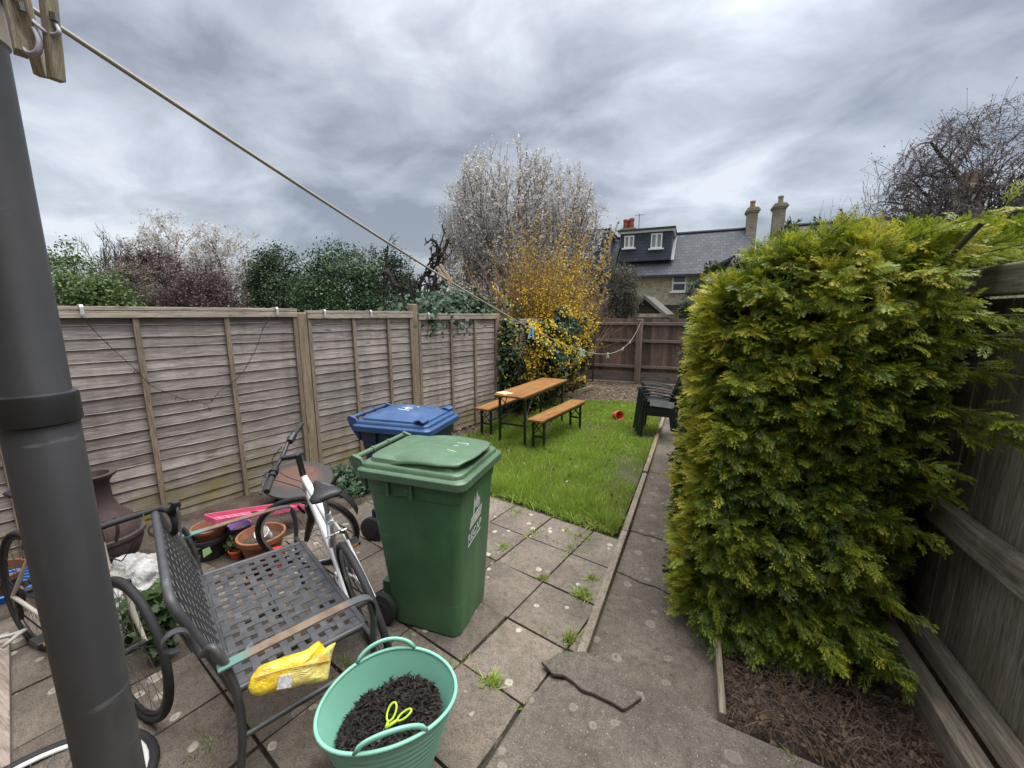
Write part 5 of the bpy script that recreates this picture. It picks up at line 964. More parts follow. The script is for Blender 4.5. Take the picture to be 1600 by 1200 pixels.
# ---- bicycles
M_ALU = m_plain('alloy_mat', (0.55, 0.55, 0.56), 0.32, metal=1.0, var=0.2, bump=0.05); M_STEEL = m_plain('spoke_mat', (0.40, 0.40, 0.41), 0.35, metal=1.0, bump=0)
M_WFRAME = m_plain('white_frame_mat', (0.68, 0.69, 0.70), 0.28, var=0.08, bump=0.0); M_ORANGE = m_plain('reflector_mat', (0.75, 0.22, 0.03), 0.25, bump=0); M_VINYL = m_plain('saddle_mat', (0.025, 0.025, 0.028), 0.5, var=0.3, sc=30, bump=0.2)
def bicycle(label, rear, front, lean, steer, frame, style, rimm, wr=0.343, bars=0.30, group='bicycles', guard=False, ca=R(20)):
    rear = Vector((*rear, 0)); front = Vector((*front, 0)); d = (front-rear); WB = d.length; hz = math.atan2(d.y, d.x)
    T = thing('bicycle', label, 'bicycle', rear, 0, group); T.rotation_mode = 'QUATERNION'; T.rotation_quaternion = Quaternion((0, 0, 1), hz) @ Quaternion((1, 0, 0), lean)
    rh, fh = Vector((0, 0, wr)), Vector((WB, 0, wr)); bb = Vector((0.43, 0, 0.285)); st = Vector((0.265, 0, 0.80)); ht = Vector((WB-0.205, 0, 0.845)); hb = Vector((WB-0.155, 0, 0.665)); sc0 = st+(bb-st).normalized()*0.02
    ax = (ht-hb).normalized(); Rq = Matrix.Translation(hb) @ Matrix.Rotation(steer, 4, ax) @ Matrix.Translation(-hb)
    def S_(p): return Rq @ Vector(p)
    def wheel(c, yv, xv, part):
        n = 40; xv = Vector(xv); zv = Vector(yv).cross(xv).normalized()*-1; c = Vector(c)
        cir = lambda r, off=0.0: [c+xv*(r*math.cos(2*PI*k/n))+zv*(r*math.sin(2*PI*k/n))+Vector(yv)*off for k in range(n)]
        b = MB(); b.tube(cir(wr-0.018), 0.018, 8, closed=True); w_ = b.build(part, M_TYRE, T, smooth=True)
        b = MB(); b.tube(cir(wr-0.043), 0.011, 6, closed=True, sq=(1.0, 0.9)); b.build('rim', rimm, w_, smooth=True)
        b = MB()
        for k in range(28):
            a = 2*PI*k/28; a2 = a+0.9*(1 if (k//2) % 2 else -1); s = 0.028*(1 if k % 2 else -1)
            b.tube([c+xv*(0.02*math.cos(a2))+zv*(0.02*math.sin(a2))+Vector(yv)*s, c+xv*((wr-0.05)*math.cos(a))+zv*((wr-0.05)*math.sin(a))], 0.0014, 3, caps=False)
        b.build('spokes', M_STEEL, w_); b = MB(); b.tube([c-Vector(yv)*0.05, c+Vector(yv)*0.05], 0.016, 10); b.build('hub', M_BLK, w_)
    wheel(rh, (0, 1, 0), (1, 0, 0), 'rear_wheel'); fy = Rq.to_3x3() @ Vector((0, 1, 0)); fx = Rq.to_3x3() @ Vector((1, 0, 0)); wheel(S_(fh), fy, fx, 'front_wheel')
    b = MB(); R1 = 0.019 if style == 'flat' else 0.016
    b.tube([ht-ax*0.03, hb+ax*0.02], R1*1.05, 10); b.tube([bb, sc0], R1*0.9, 10); b.tube([hb+ax*0.04, bb], R1*1.25, 10); b.tube([ht-ax*0.03, st-Vector((0, 0, 0.09))], R1*(1.15 if style == 'flat' else 0.9), 10); b.tube([bb-Vector((0, 0.035, 0)), bb+Vector((0, 0.035, 0))], 0.022, 10)
    for s in (-1, 1): b.tube([bb+Vector((-0.03, s*0.02, 0)), bb+Vector((-0.13, s*0.045, 0.012)), rh+Vector((0, s*0.062, 0))], 0.010, 8); b.tube([st+Vector((0, s*0.018, -0.09)), st+Vector((-0.06, s*0.045, -0.19)), rh+Vector((0, s*0.062, 0))], 0.009, 8)
    b.build('frame', frame, T, smooth=50)
    b = MB()
    if style == 'flat':
        b.tube([S_(hb-ax*0.02+fy*0)]+[S_(hb-ax*0.04)], 0.03, 8)
        for s in (-1, 1): b.tube([S_(hb+Vector((0, 0, -0.03))), S_(hb+Vector((0.01, s*0.06, -0.04))), S_(hb+Vector((0.045, s*0.062, -0.18)))], [0.016, 0.018, 0.018], 8); b.tube([S_(hb+Vector((0.045, s*0.062, -0.15))), S_(fh+Vector((0, s*0.062, 0)))], [0.021, 0.017], 8)
    else:
        for s in (-1, 1): b.tube([S_(hb), S_(hb+Vector((0.02, s*0.04, -0.04))), S_(hb+Vector((0.06, s*0.05, -0.2))), S_(fh+Vector((0, s*0.05, 0)))], [0.014, 0.014, 0.012, 0.008], 8)
    b.build('fork', M_BLK if style == 'flat' else frame, T, smooth=50)
    b = MB(); top = ht+ax*(0.14 if style == 'flat' else 0.05); fwd = Vector((0.10, 0, 0.02)); b.tube([S_(ht-ax*0.035), S_(top+ax*0.02)], 0.019, 10); b.tube([S_(top), S_(top+fwd)], 0.017, 10); b.build('stem', M_BLK, T, smooth=50)
    cl = top+fwd
    if style == 'flat':
        b = MB(); pts = bez([S_(cl+Vector((-0.045, -bars, 0.022))), S_(cl+Vector((-0.015, -0.16, 0.022))), S_(cl+Vector((0, -0.06, 0))), S_(cl+Vector((0, 0.06, 0))), S_(cl+Vector((-0.015, 0.16, 0.022))), S_(cl+Vector((-0.045, bars, 0.022)))], 6); b.tube(pts, 0.012, 10); hb_ = b.build('handlebar', M_BLK, T, smooth=50)
        for s in (-1, 1):
            b = MB(); e = Vector((-0.045, s*bars, 0.022)); i = Vector((-0.030, s*(bars-0.12), 0.022)); b.tube([S_(cl+e), S_(cl+i)], [0.0165, 0.0155], 12); b.build('grip', M_TYRE, hb_, smooth=50)
            b = MB(); j = Vector((-0.024, s*(bars-0.165), 0.022)); b.tube([S_(cl+i+(i-e).normalized()*0.008), S_(cl+j)], [0.022, 0.019], 10); b.tube([S_(cl+j), S_(cl+j+Vector((0, -s*0.04, 0)))], [0.027, 0.02], 10)
            b.tube([S_(cl+j+Vector((0.03, 0, -0.01))), S_(cl+j+Vector((0.05, s*0.03, -0.02))), S_(cl+j+Vector((0.045, s*0.13, -0.03)))], 0.006, 6); b.build('brake_lever', M_BLK, hb_, smooth=50)
    else:
        b = MB()
        b.tube([S_(cl+Vector((0, -0.19, 0))), S_(cl+Vector((0, 0.19, 0)))], 0.0145, 10)
        for s in (-1, 1):
            b.tube(bez([S_(cl+Vector((0, s*0.17, 0))), S_(cl+Vector((0.015, s*0.205, 0))), S_(cl+Vector((0.08, s*0.212, -0.005))), S_(cl+Vector((0.115, s*0.214, -0.05))), S_(cl+Vector((0.095, s*0.216, -0.105))), S_(cl+Vector((0.03, s*0.22, -0.135))), S_(cl+Vector((-0.03, s*0.222, -0.14)))], 6), 0.0158, 10)
        hb_ = b.build('handlebar', M_TYRE, T, smooth=50)
        for s in (-1, 1):
            b = MB(); b.tube([S_(cl+Vector((0.07, s*0.212, 0.0))), S_(cl+Vector((0.11, s*0.213, 0.008))), S_(cl+Vector((0.135, s*0.213, 0.035))), S_(cl+Vector((0.14, s*0.213, 0.06)))], [0.018, 0.021, 0.022, 0.016], 10); b.build('brake_hood', M_TYRE, hb_, smooth=50)
            b = MB(); b.tube([S_(cl+Vector((0.145, s*0.213, 0.04))), S_(cl+Vector((0.165, s*0.213, -0.01))), S_(cl+Vector((0.15, s*0.213, -0.09)))], 0.007, 8); b.build('brake_lever', M_ALU, hb_, smooth=50)
    # cables
    b = MB()
    for s in (-1, 1):
        b.tube(bez([S_(cl+Vector((0.03, s*0.13, 0.01))), S_(cl+Vector((0.11, s*0.07, -0.05))), S_(cl+Vector((0.06, s*0.03, -0.16))), hb+Vector((0.02, s*0.03, 0.06)), hb+Vector((-0.10, s*0.02, 0.06))], 8), 0.0028, 5)
    b.build('cables', M_BLK, T)
    # saddle and post
    b = MB(); sp = st+(st-bb).normalized()*0.10; b.tube([st-(st-bb).normalized()*0.05, sp], 0.0135, 10); b.build('seat_post', M_ALU if style == 'flat' else M_BLK, T, smooth=50)
    b = MB(); secs = []
    for x, w_, z, hh in ((-0.14, 0.045, 0.02, 0.02), (-0.125, 0.078, 0.024, 0.03), (-0.06, 0.078, 0.020, 0.034), (0.0, 0.048, 0.012, 0.032), (0.07, 0.026, 0.010, 0.030), (0.125, 0.019, 0.006, 0.026), (0.14, 0.010, 0.002, 0.014)):
        secs.append([(sp.x+x, w_*math.cos(2*PI*k/14), sp.z+0.035+z+hh*(0.55*math.sin(2*PI*k/14))-0.012*(abs(math.cos(2*PI*k/14))**2)) for k in range(14)])
    loft(b, secs); b.build('saddle', M_VINYL, T, smooth=True)
    # cranks, chainring, pedals, brakes
    b = MB(); b.lathe([(0.03, -0.003), (0.085, -0.003), (0.09, 0.0), (0.085, 0.003), (0.03, 0.003)], 30, bb+Vector((0, -0.045, 0)), (R(90), 0, 0)); b.lathe([(0.01, -0.008), (0.05, -0.01), (0.045, 0.01), (0.01, 0.008)], 20, rh+Vector((0, -0.04, 0)), (R(90), 0, 0))
    b.tube([bb+Vector((0, -0.045, 0.085)), rh+Vector((0, -0.045, 0.045))], 0.004, 5); b.tube([bb+Vector((0, -0.045, -0.085)), rh+Vector((0.04, -0.045, -0.11)), rh+Vector((0.02, -0.045, -0.05))], 0.004, 5); b.box(rh+Vector((0.03, -0.055, -0.08)), (0.03, 0.02, 0.10)); b.build('drivetrain', M_BLK, T, smooth=40)
    for s in (-1, 1):
        e = bb+Vector((s*0.165*math.cos(ca), s*-0.0+(-0.07 if s > 0 else 0.07), s*0.165*math.sin(ca))); yy = -1 if s > 0 else 1
        b = MB(); b.tube([bb+Vector((0, yy*0.055, 0)), e], 0.011, 8); b.build('crank', M_BLK, T, smooth=50)
        b = MB(); pc = e+Vector((0, yy*0.06, 0)); b.box(pc, (0.09, 0.085, 0.022)); p_ = b.build('pedal', M_BLK, T, bevel=0.004); b = MB(); b.box(pc+Vector((0.047, 0, 0)), (0.004, 0.05, 0.014)); b.box(pc-Vector((0.047, 0, 0)), (0.004, 0.05, 0.014)); b.build('reflector', M_ORANGE, p_)
    for s in (-1, 1): b = MB(); b.tube([S_(hb+Vector((0.06, s*0.05, -0.1))), S_(hb+Vector((0.075, s*0.045, -0.03)))], 0.009, 6); b.build('front_brake', M_BLK, T, smooth=40)
    b = MB()
    for s in (-1, 1): b.tube([st+Vector((-0.10, s*0.045, -0.16)), st+Vector((-0.115, s*0.038, -0.11)), st+Vector((-0.12, s*0.01, -0.085))], 0.009, 6)
    b.tube([st+Vector((-0.12, -0.05, -0.09)), st+Vector((-0.12, 0.06, -0.085))], 0.005, 6); b.build('rear_brake', M_ALU if style == 'flat' else M_BLK, T, smooth=40)
    if guard:
        b = MB(); c = S_(fh); pts = [c+fx*((wr+0.03)*math.cos(R(a)))+Vector((0, 0, 1))*((wr+0.03)*math.sin(R(a))) for a in range(118, 178, 6)]; b.strip(pts, 0.055, 0.006, side=fy); b.build('mudguard', M_BLK, T, smooth=40)
    return T
bicycle('white hybrid bicycle with flat black handlebar, wedged between the metal bench and the green bin', (-1.46, 1.49), (-2.35, 1.96), R(-10), R(60), M_WFRAME, 'flat', M_ALU, bars=0.34, guard=True)
M_CREAM = m_plain('pale_frame_mat', (0.52, 0.47, 0.40), 0.35, var=0.1, bump=0)
bicycle('road bicycle with taped drop handlebar, leaning behind the metal bench by the drainpipe', (-3.26, 0.76), (-2.235, 0.77), R(-3), R(-4), M_CREAM, 'drop', M_BLK)
M_OWF = NT('orange_white_frame_mat'); v = M_OWF.coord(); M_OWF.base(M_OWF.ramp(M_OWF.n('ShaderNodeSeparateXYZ', {0: v}).outputs[2], ((0.36, (0.70, 0.70, 0.68)), (0.47, (0.70, 0.70, 0.68)), (0.48, (0.72, 0.19, 0.05)), (0.56, (0.72, 0.19, 0.05)), (0.57, (0.72, 0.72, 0.70))), 'CONSTANT'), 0.3)
bicycle('bicycle low in the bottom left corner, only its edge showing past the drainpipe foot', (-1.04, 0.72), (-2.08, 0.74), R(-80), R(4), M_OWF.m, 'drop', M_OWF.m, ca=R(-80))
# ---- metal garden bench
BA = math.atan2(-0.39, 0.92); BO = Vector((-1.845, 1.215, 0)); bu = Vector((math.cos(BA), math.sin(BA), 0)); bv = Vector((-math.sin(BA), math.cos(BA), 0))
M_BM = m_plain('bench_metal_mat', (0.060, 0.061, 0.065), 0.48, var=0.35, sc=8, bump=0.15, dirt=0.45)
t = NT('rusty_arm_mat'); v = t.coord(); n_ = t.noise(v, 9, 8, 0.7); sx_ = t.math('ADD', t.n('ShaderNodeSeparateXYZ', {0: v}).outputs[1], 0.5)
c = t.mix(t.ramp(n_, ((0.40, 0.0), (0.55, 1.0))), (0.115, 0.072, 0.045), (0.175, 0.125, 0.085)); c = t.mix(t.ramp(t.math('ADD', sx_, t.math('MULTIPLY_ADD', n_, 0.16, -0.08)), ((0.265, 1.0), (0.315, 0.0))), c, (0.095, 0.19, 0.16)); c = t.mix(t.ramp(t.math('ADD', sx_, t.math('MULTIPLY_ADD', n_, 0.10, -0.05)), ((0.62, 0.0), (0.67, 1.0))), c, (0.065, 0.068, 0.075)); t.base(c, 0.65); t.bump(n_, 0.3, 0.003); M_ARM = t.m
T = thing('garden_bench', 'black metal garden bench with woven strap seat and rusty flat armrests', 'bench', BO, BA)
SW, SD, SZ = 0.475, 0.255, 0.42
b = MB(); fr = [(-SW, -SD, SZ), (SW, -SD, SZ), (SW, SD-0.02, SZ), (SW, SD, SZ-0.02), (-SW, SD, SZ-0.02), (-SW, SD-0.02, SZ)]
b.tube([(-SW, -SD, SZ), (SW, -SD, SZ)], 0.015, 8); b.tube([(-SW, SD, SZ-0.012), (SW, SD, SZ-0.012)], 0.017, 8)
for s in (-1, 1): b.tube([(s*SW, -SD, SZ), (s*SW, SD, SZ-0.012)], 0.015, 8)
b.tube([(-SW, 0, SZ-0.03), (SW, 0, SZ-0.03)], 0.010, 6); b.build('seat_frame', M_BM, T, smooth=50)
b = MB(); NX, NY = 15, 9
for i in range(NX):
    x = -SW+2*SW*(i+0.5)/NX; pts = []
    for k in range(NY*2+1): y = -SD+2*SD*k/(NY*2); pts.append((x, y, SZ+0.006+(0.0022*(1 if ((k-1)//2+i) % 2 else -1) if k % 2 else 0)-0.012*((y+SD)/(2*SD))))
    b.strip(pts, 0.033, 0.0024, side=(1, 0, 0), r=random.random())
for j in range(NY):
    y = -SD+2*SD*(j+0.5)/NY; pts = []
    for k in range(NX*2+1): x = -SW+2*SW*k/(NX*2); pts.append((x, y, SZ+0.006+(0.0022*(-1 if (j+(k-1)//2) % 2 else 1) if k % 2 else 0)-0.012*((y+SD)/(2*SD))))
    b.strip(pts, 0.029, 0.0024, side=(0, 1, 0), r=random.random())
b.build('seat', M_BM, T)
bp = lambda x, f, off=0.0: Vector((x, -SD-0.01-0.11*f-0.02*f*f+off, SZ+0.03+0.405*f+0.05*f*(1-(x/SW)**2)))
b = MB(); b.tube(bez([bp(-SW, -0.05), bp(-SW, 0.3), bp(-SW, 0.7), bp(-SW*0.97, 0.95), bp(-SW*0.8, 1.03), bp(0, 1.03), bp(SW*0.8, 1.03), bp(SW*0.97, 0.95), bp(SW, 0.7), bp(SW, 0.3), bp(SW, -0.05)], 8), 0.016, 8)
b.tube([bp(-SW, 0.03), bp(SW, 0.03)], 0.012, 8); b.build('back_frame', M_BM, T, smooth=50)
b = MB(); nd = 14
for sgn in (-1, 1):
    for i in range(-7, nd+7):
        x0 = -SW+2*SW*i/nd; pts = []
        for k in range(13):
            f = 0.04+0.97*k/12; x = x0+sgn*0.36*f
            if -SW <= x <= SW: pts.append(bp(x, f, 0.0025*sgn))
        if len(pts) > 1: b.strip(pts, 0.016, 0.003, up=(0, -1, 0.4))
b.build('backrest', M_BM, T)
AX = 0.585
for s in (-1, 1):
    b = MB(); b.strip(bez([(s*AX, -0.305, 0.628), (s*AX, -0.28, 0.632), (s*AX, -0.10, 0.636), (s*AX, 0.10, 0.638), (s*AX, 0.20, 0.634), (s*AX, 0.245, 0.615), (s*AX, 0.262, 0.575), (s*AX, 0.262, 0.53)], 5), 0.042, 0.007, side=(1, 0, 0)); b.build('armrest', M_ARM, T, bevel=0.002)
    b = MB(); b.tube(bez([(s*(AX-0.01), 0.245, 0.60), (s*(AX-0.01), 0.258, 0.5), (s*(AX-0.015), 0.25, 0.3), (s*(AX-0.01), 0.275, 0.0)], 6), 0.017, 8, sq=(1, 0.8)); b.build('leg', M_BM, T, smooth=50)
    b = MB(); b.tube(bez([(s*(AX-0.01), -0.285, 0.625), (s*(AX-0.01), -0.262, 0.50), (s*(AX-0.01), -0.262, 0.3), (s*AX, -0.31, 0.0)], 6), 0.018, 8, sq=(1, 0.8)); b.build('leg', M_BM, T, smooth=50)
    b = MB(); b.tube([(s*(AX-0.012), -0.262, 0.30), (s*(AX-0.012), 0.25, 0.30)], 0.011, 8); b.tube([(s*(AX-0.012), 0.25, SZ-0.012), (s*SW, 0.25, SZ-0.012)], 0.013, 8); b.tube([(s*(AX-0.012), -0.26, SZ), (s*SW, -SD, SZ)], 0.013, 8); b.build('stretcher', M_BM, T, smooth=50)
    b = MB(); b.tube(bez([bp(s*SW, 0.80), bp(s*(SW+0.015), 0.5)+Vector((0, -0.015, 0)), Vector((s*(AX-0.03), -0.31, 0.70)), Vector((s*(AX-0.005), -0.28, 0.63))], 7), 0.014, 8); c0 = Vector((s*(SW+0.03), -0.40, 0.75)); b.strip([c0+Vector((0, 0.036*math.cos(a), 0.036*math.sin(a))) for a in [k*0.35 for k in range(0, 15)]], 0.03, 0.005, side=(1, 0, 0)); b.build('scroll', M_BM, T, smooth=50)
# ---- yellow bag slung against the near arm
OP = [(383, 1078), (386, 1062), (402, 1040), (440, 1026), (480, 1014), (500, 998), (509, 1010), (512, 1018), (528, 1000), (521, 1018), (517, 1045), (514, 1064), (470, 1072), (430, 1082), (400, 1090), (388, 1086)]
pn = (bu*0.93+Vector((0, 0, 0.38))).normalized(); pc = BO+bu*(AX+0.055)+Vector((0, 0, 0.47)); pts = [atp(x, y, pc, pn) for x, y in OP]; ctr = sum(pts, Vector())/len(pts); ey3 = Vector((0, 0, 1)); e1 = pn.cross(ey3).normalized(); e2 = pn.cross(e1).normalized(); e2 = -e2 if e2.z < 0 else e2; e1 = -e1 if e1.dot(bv) < 0 else e1
poly = [((p-ctr).dot(e1), (p-ctr).dot(e2)) for p in pts]
t = NT('yellow_bag_mat'); v = t.tc.outputs['Object']; uv = t.n('ShaderNodeSeparateXYZ', {0: v}); u_, w_ = t.math('ADD', uv.outputs[0], 0.5), t.math('ADD', uv.outputs[1], 0.5)
nz1 = t.noise(v, 16, 5, 0.6, 0.5); c = t.mix(t.ramp(nz1, ((0.42, 0.0), (0.6, 1.0))), (0.72, 0.46, 0.02), (0.85, 0.66, 0.05))
c = t.mix(t.math('MULTIPLY', t.ramp(t.math('ADD', w_, t.math('MULTIPLY_ADD', u_, 0.0, t.math('MULTIPLY', nz1, 0.02))), ((0.518, 1.0), (0.528, 0.0))), t.ramp(u_, ((0.40, 0.0), (0.48, 0.75)))), c, (0.80, 0.70, 0.25))
c = t.mix(t.ramp(t.vor(t.coord((1, 1.4, 1), loc=(0.03, 0, 0)), 9), ((0.22, 0.75), (0.33, 0.0))), c, (0.66, 0.30, 0.03)); c = t.mix(t.math('MULTIPLY', t.ramp(t.noise(v, 70, 2), ((0.62, 0.0), (0.68, 0.6))), t.ramp(u_, ((0.47, 0.0), (0.50, 1.0)))), c, (0.25, 0.13, 0.04))
t.base(c, 0.22, 0, 0.6); t.bump(t.noise(v, 22, 4, 0.6, 1.2), 0.6, 0.02); M_BAG = t.m
def inset(poly, f): cx_ = sum(p[0] for p in poly)/len(poly); cy_ = sum(p[1] for p in poly)/len(poly); return [((p[0]-cx_)*f+cx_, (p[1]-cy_)*f+cy_) for p in poly]
T = thing('plastic_bag', 'crumpled yellow plastic bag propped against the near arm of the metal bench', 'bag', ctr); T.rotation_mode = 'QUATERNION'; T.rotation_quaternion = Matrix((e1, e2, e1.cross(e2))).transposed().to_quaternion()
def dens(poly, k=3):
    o = []
    for i, p in enumerate(poly):
        q = poly[(i+1) % len(poly)]; o += [(p[0]+(q[0]-p[0])*j/k, p[1]+(q[1]-p[1])*j/k) for j in range(k)]
    return o
b = MB(); pd = dens(poly); secs = []
for f, z in ((0.85, -0.018), (1.0, 0.0), (0.90, 0.020), (0.62, 0.034), (0.30, 0.040)): secs.append([(x, y, z+(0.006*mnoise.noise((x*28, y*28, z*10)) if abs(z) > 0.001 else 0.002*mnoise.noise((x*50, y*50, 0)))) for x, y in inset(pd, f)])
loft(b, secs); b.build('bag', M_BAG, T, smooth=True, sub=1)
def on_bag(px_, py_, h=0.048): p = atp(px_, py_, pc, pn); return Vector(((p-ctr).dot(e1), (p-ctr).dot(e2), h))
b = MB(); b.tube(bez([on_bag(395, 1056, 0.032), on_bag(440, 1041, 0.046), on_bag(490, 1032, 0.043), on_bag(512, 1030, 0.022)], 6), 0.0035, 6, sq=(0.6, 1)); b.build('zip_seal', m_plain('zip_mat', (0.62, 0.42, 0.10), 0.4, bump=0), T)
b = MB(); a = [on_bag(*q) for q in ((428, 1072), (432, 1052), (452, 1049), (450, 1068))]; b.prism([(p.x, p.y) for p in reversed(a)][::-1], ((0, 0, 0.040), (1, 0, 0), (0, 1, 0)), 0.008); b.build('label_patch', m_plain('patch_mat', (0.60, 0.60, 0.62), 0.4, bump=0, var=0.5, sc=90), T)
# ---- tub trug with mulch and scissors
TO = Vector((-0.995, 1.06, 0.017)); TA = R(43)
M_TUB = m_plain('tub_mat', (0.235, 0.53, 0.41), 0.45, var=0.12, sc=4, bump=0.06)
T = thing('tub_trug', 'mint green flexible tub of dark bark mulch in front of the metal bench', 'tub', TO, TA)
def tubp(a, f, inner=False):
    w_ = abs(math.sin(a))**2; A_ = 0.160+0.106*f; B_ = 0.152+0.066*f; z = f*(0.335+0.018*w_-0.022*math.cos(a)**2*0.6); k = 1.0
    if not inner and 0.30 < f < 0.94: k = 1+0.010*(0.5+0.5*math.cos(f*2*PI*13))**1.5
    A_ -= 0.004*inner; B_ -= 0.004*inner; return Vector((A_*k*math.cos(a), B_*k*math.sin(a), z if not inner else max(z, 0.008)))
b = MB(); NA, NF = 72, 90
b.grid(lambda u, v: tubp(2*PI*u, v), NA, NF); b.grid(lambda u, v: tubp(2*PI*(1-u), v, True), NA, 20); b.add([tubp(2*PI*k/NA, 0) for k in range(NA)], [tuple(range(NA-1, -1, -1))]); b.build('tub', M_TUB, T, smooth=60)
b = MB(); b.tube([tubp(2*PI*k/NA, 1.0) for k in range(NA)], 0.0075, 8, closed=True); b.build('rim', M_TUB, T, smooth=True)
for s in (1, -1):
    b = MB(); pts = []
    for k in range(17):
        q = -1+2*k/16; a = s*PI/2+q*R(27); p = tubp(a, 1.0); h = (1-q*q)**0.6 if abs(q) < 1 else 0; pts.append(p+Vector((0, s*-0.015*h*(1 if s < 0 else -0.3), 0.048*h)))
    b.tube(pts, 0.011, 8, sq=(1.0, 0.7)); b.build('handle', M_TUB, T, smooth=True)
M_MULCH = m_leaf('mulch_mat', ((0.0, (0.008, 0.007, 0.006)), (0.75, (0.028, 0.022, 0.018)), (0.93, (0.06, 0.045, 0.032)), (1.0, (0.16, 0.12, 0.08))), 0.0, 0.85)
mz = lambda x, y: 0.225+0.16*x+0.06*y+0.018*mnoise.noise((x*14, y*14, 2))
b = MB(); b.grid(lambda u, v: (lambda x, y: (x, y, mz(x, y)-0.012))((0.200*v)*math.cos(2*PI*u), (0.170*v)*math.sin(2*PI*u)), 40, 12); mu = b.build('bark_mulch', M_MULCH, None, smooth=True); mu.location = TO; mu.rotation_euler = (0, 0, TA)
n = 3800; a = rng.uniform(0, 2*PI, n); f = np.sqrt(rng.random(n)); x = 0.201*f*np.cos(a); y = 0.171*f*np.sin(a); z = np.array([mz(p, q) for p, q in zip(x, y)])+rng.normal(0, 0.005, n)
tag(mu, 'dark bark mulch heaped inside the mint green tub', 'mulch'); leaf_cloud('bark_chips', np.stack([x, y, z], 1), 0.030, M_MULCH, mu, 0.3, np.array([0, 0, 0.7]))['kind'] = 'stuff'
M_LIMEP = m_plain('lime_handle_mat', (0.42, 0.62, 0.03), 0.3, bump=0, var=0.1)
def tubloc(px_, py_, z): p = atz(px_, py_, z)-TO; p.rotate(Euler((0, 0, -TA))); return p
T = thing('scissors', 'scissors with lime green handles stuck into the mulch of the tub', 'scissors', TO, TA)
c1, c2, jn, tipp = tubloc(612, 1112, 0.285), tubloc(632, 1117, 0.285), tubloc(603, 1138, 0.255), tubloc(590, 1160, 0.235)
for (cc, la, lb) in ((c1, 0.030, 0.017), (c2, 0.030, 0.014)):
    dd = (cc-jn).normalized(); sd2 = dd.cross(Vector((0, 0, 1))).normalized(); up2 = Vector((0, 0, 1))
    b = MB(); b.tube([cc+dd*(la*math.cos(k*PI/10))+sd2*(lb*math.sin(k*PI/10)) for k in range(20)], 0.0042, 8, closed=True); b.tube([cc-dd*la, jn], [0.0055, 0.007], 8); b.build('handle', M_LIMEP, T, smooth=True)
    b = MB(); b.strip([jn, jn.lerp(tipp, 0.5), tipp], 0.014, 0.003); b.build('blade', m_plain('blade_mat', (0.7, 0.7, 0.7), 0.3, metal=0.6, bump=0), T)
# ---- beer-garden table and benches
M_ORW = m_wood('orange_wood_mat', (0.215, 0.098, 0.028), (0.34, 0.175, 0.06), 'Y', 4, rough=0.5, var=0.1, stain=0.35, knots=False, bump=0.15, dark=(0.14, 0.05, 0.015)); M_DGR = m_plain('dark_green_metal_mat', (0.010, 0.020, 0.016), 0.5, bump=0)
def trestle(name, label, cat, c, rz, L, W, H, grp=None):
    T = thing(name, label, cat, c, rz, grp); b = MB(); b.prism(rrect(W/2, L/2, 0.03, 4), ((0, 0, H-0.028), (1, 0, 0), (0, 1, 0)), 0.028); b.build('tabletop' if H > 0.6 else 'seat', M_ORW, T, bevel=0.004)
    b = MB(); [b.box((s*(W/2-0.012), 0, H-0.042), (0.018, L-0.1, 0.028)) for s in (-1, 1)]; b.build('top_rails', M_DGR, T)
    for e in (-1, 1):
        y = e*(L/2-0.14); ins = W/2-0.035
        for s in (-1, 1): b = MB(); b.box((s*ins, y, (H-0.03)/2), (0.028, 0.032, H-0.03)); b.build('leg', M_DGR, T)
        b = MB(); b.box((0, y, H*0.42), (2*ins, 0.02, 0.025)); b.tube([(-ins, y, H*0.45), (ins, y, H-0.06)], 0.007, 5); b.tube([(ins, y, H*0.45), (-ins, y, H-0.06)], 0.007, 5)
        for s in (-1, 1): b.tube([(s*ins, y, H*0.52), (s*ins, y-e*0.26, H-0.045)], 0.007, 5)
        b.build('brace', M_DGR, T)
    return T
tb = trestle('trestle_table', 'orange wooden folding table with dark green legs on the lawn', 'table', (-2.15, 5.80, -0.01), R(-4.5), 1.72, 0.47, 0.76)
trestle('trestle_bench', 'orange folding bench on the lawn to the right of the table', 'bench', (-1.71, 5.70, -0.01), R(-8.5), 1.55, 0.24, 0.46, 'orange folding benches')
trestle('trestle_bench', 'orange folding bench half hidden behind the table near the ivy', 'bench', (-2.72, 6.02, -0.01), R(-5), 1.55, 0.24, 0.46, 'orange folding benches')
b = MB(); b.box((0, 0, 0.003), (0.16, 0.22, 0.004)); o = b.build('paper_scrap', m_plain('paper_mat', (0.62, 0.48, 0.26), 0.7, bump=0)); o.location = (-2.33, 5.10, 0.751); o.rotation_euler = (0, 0, R(60)); tag(o, 'pale scrap lying on the near end of the orange table', 'scrap')
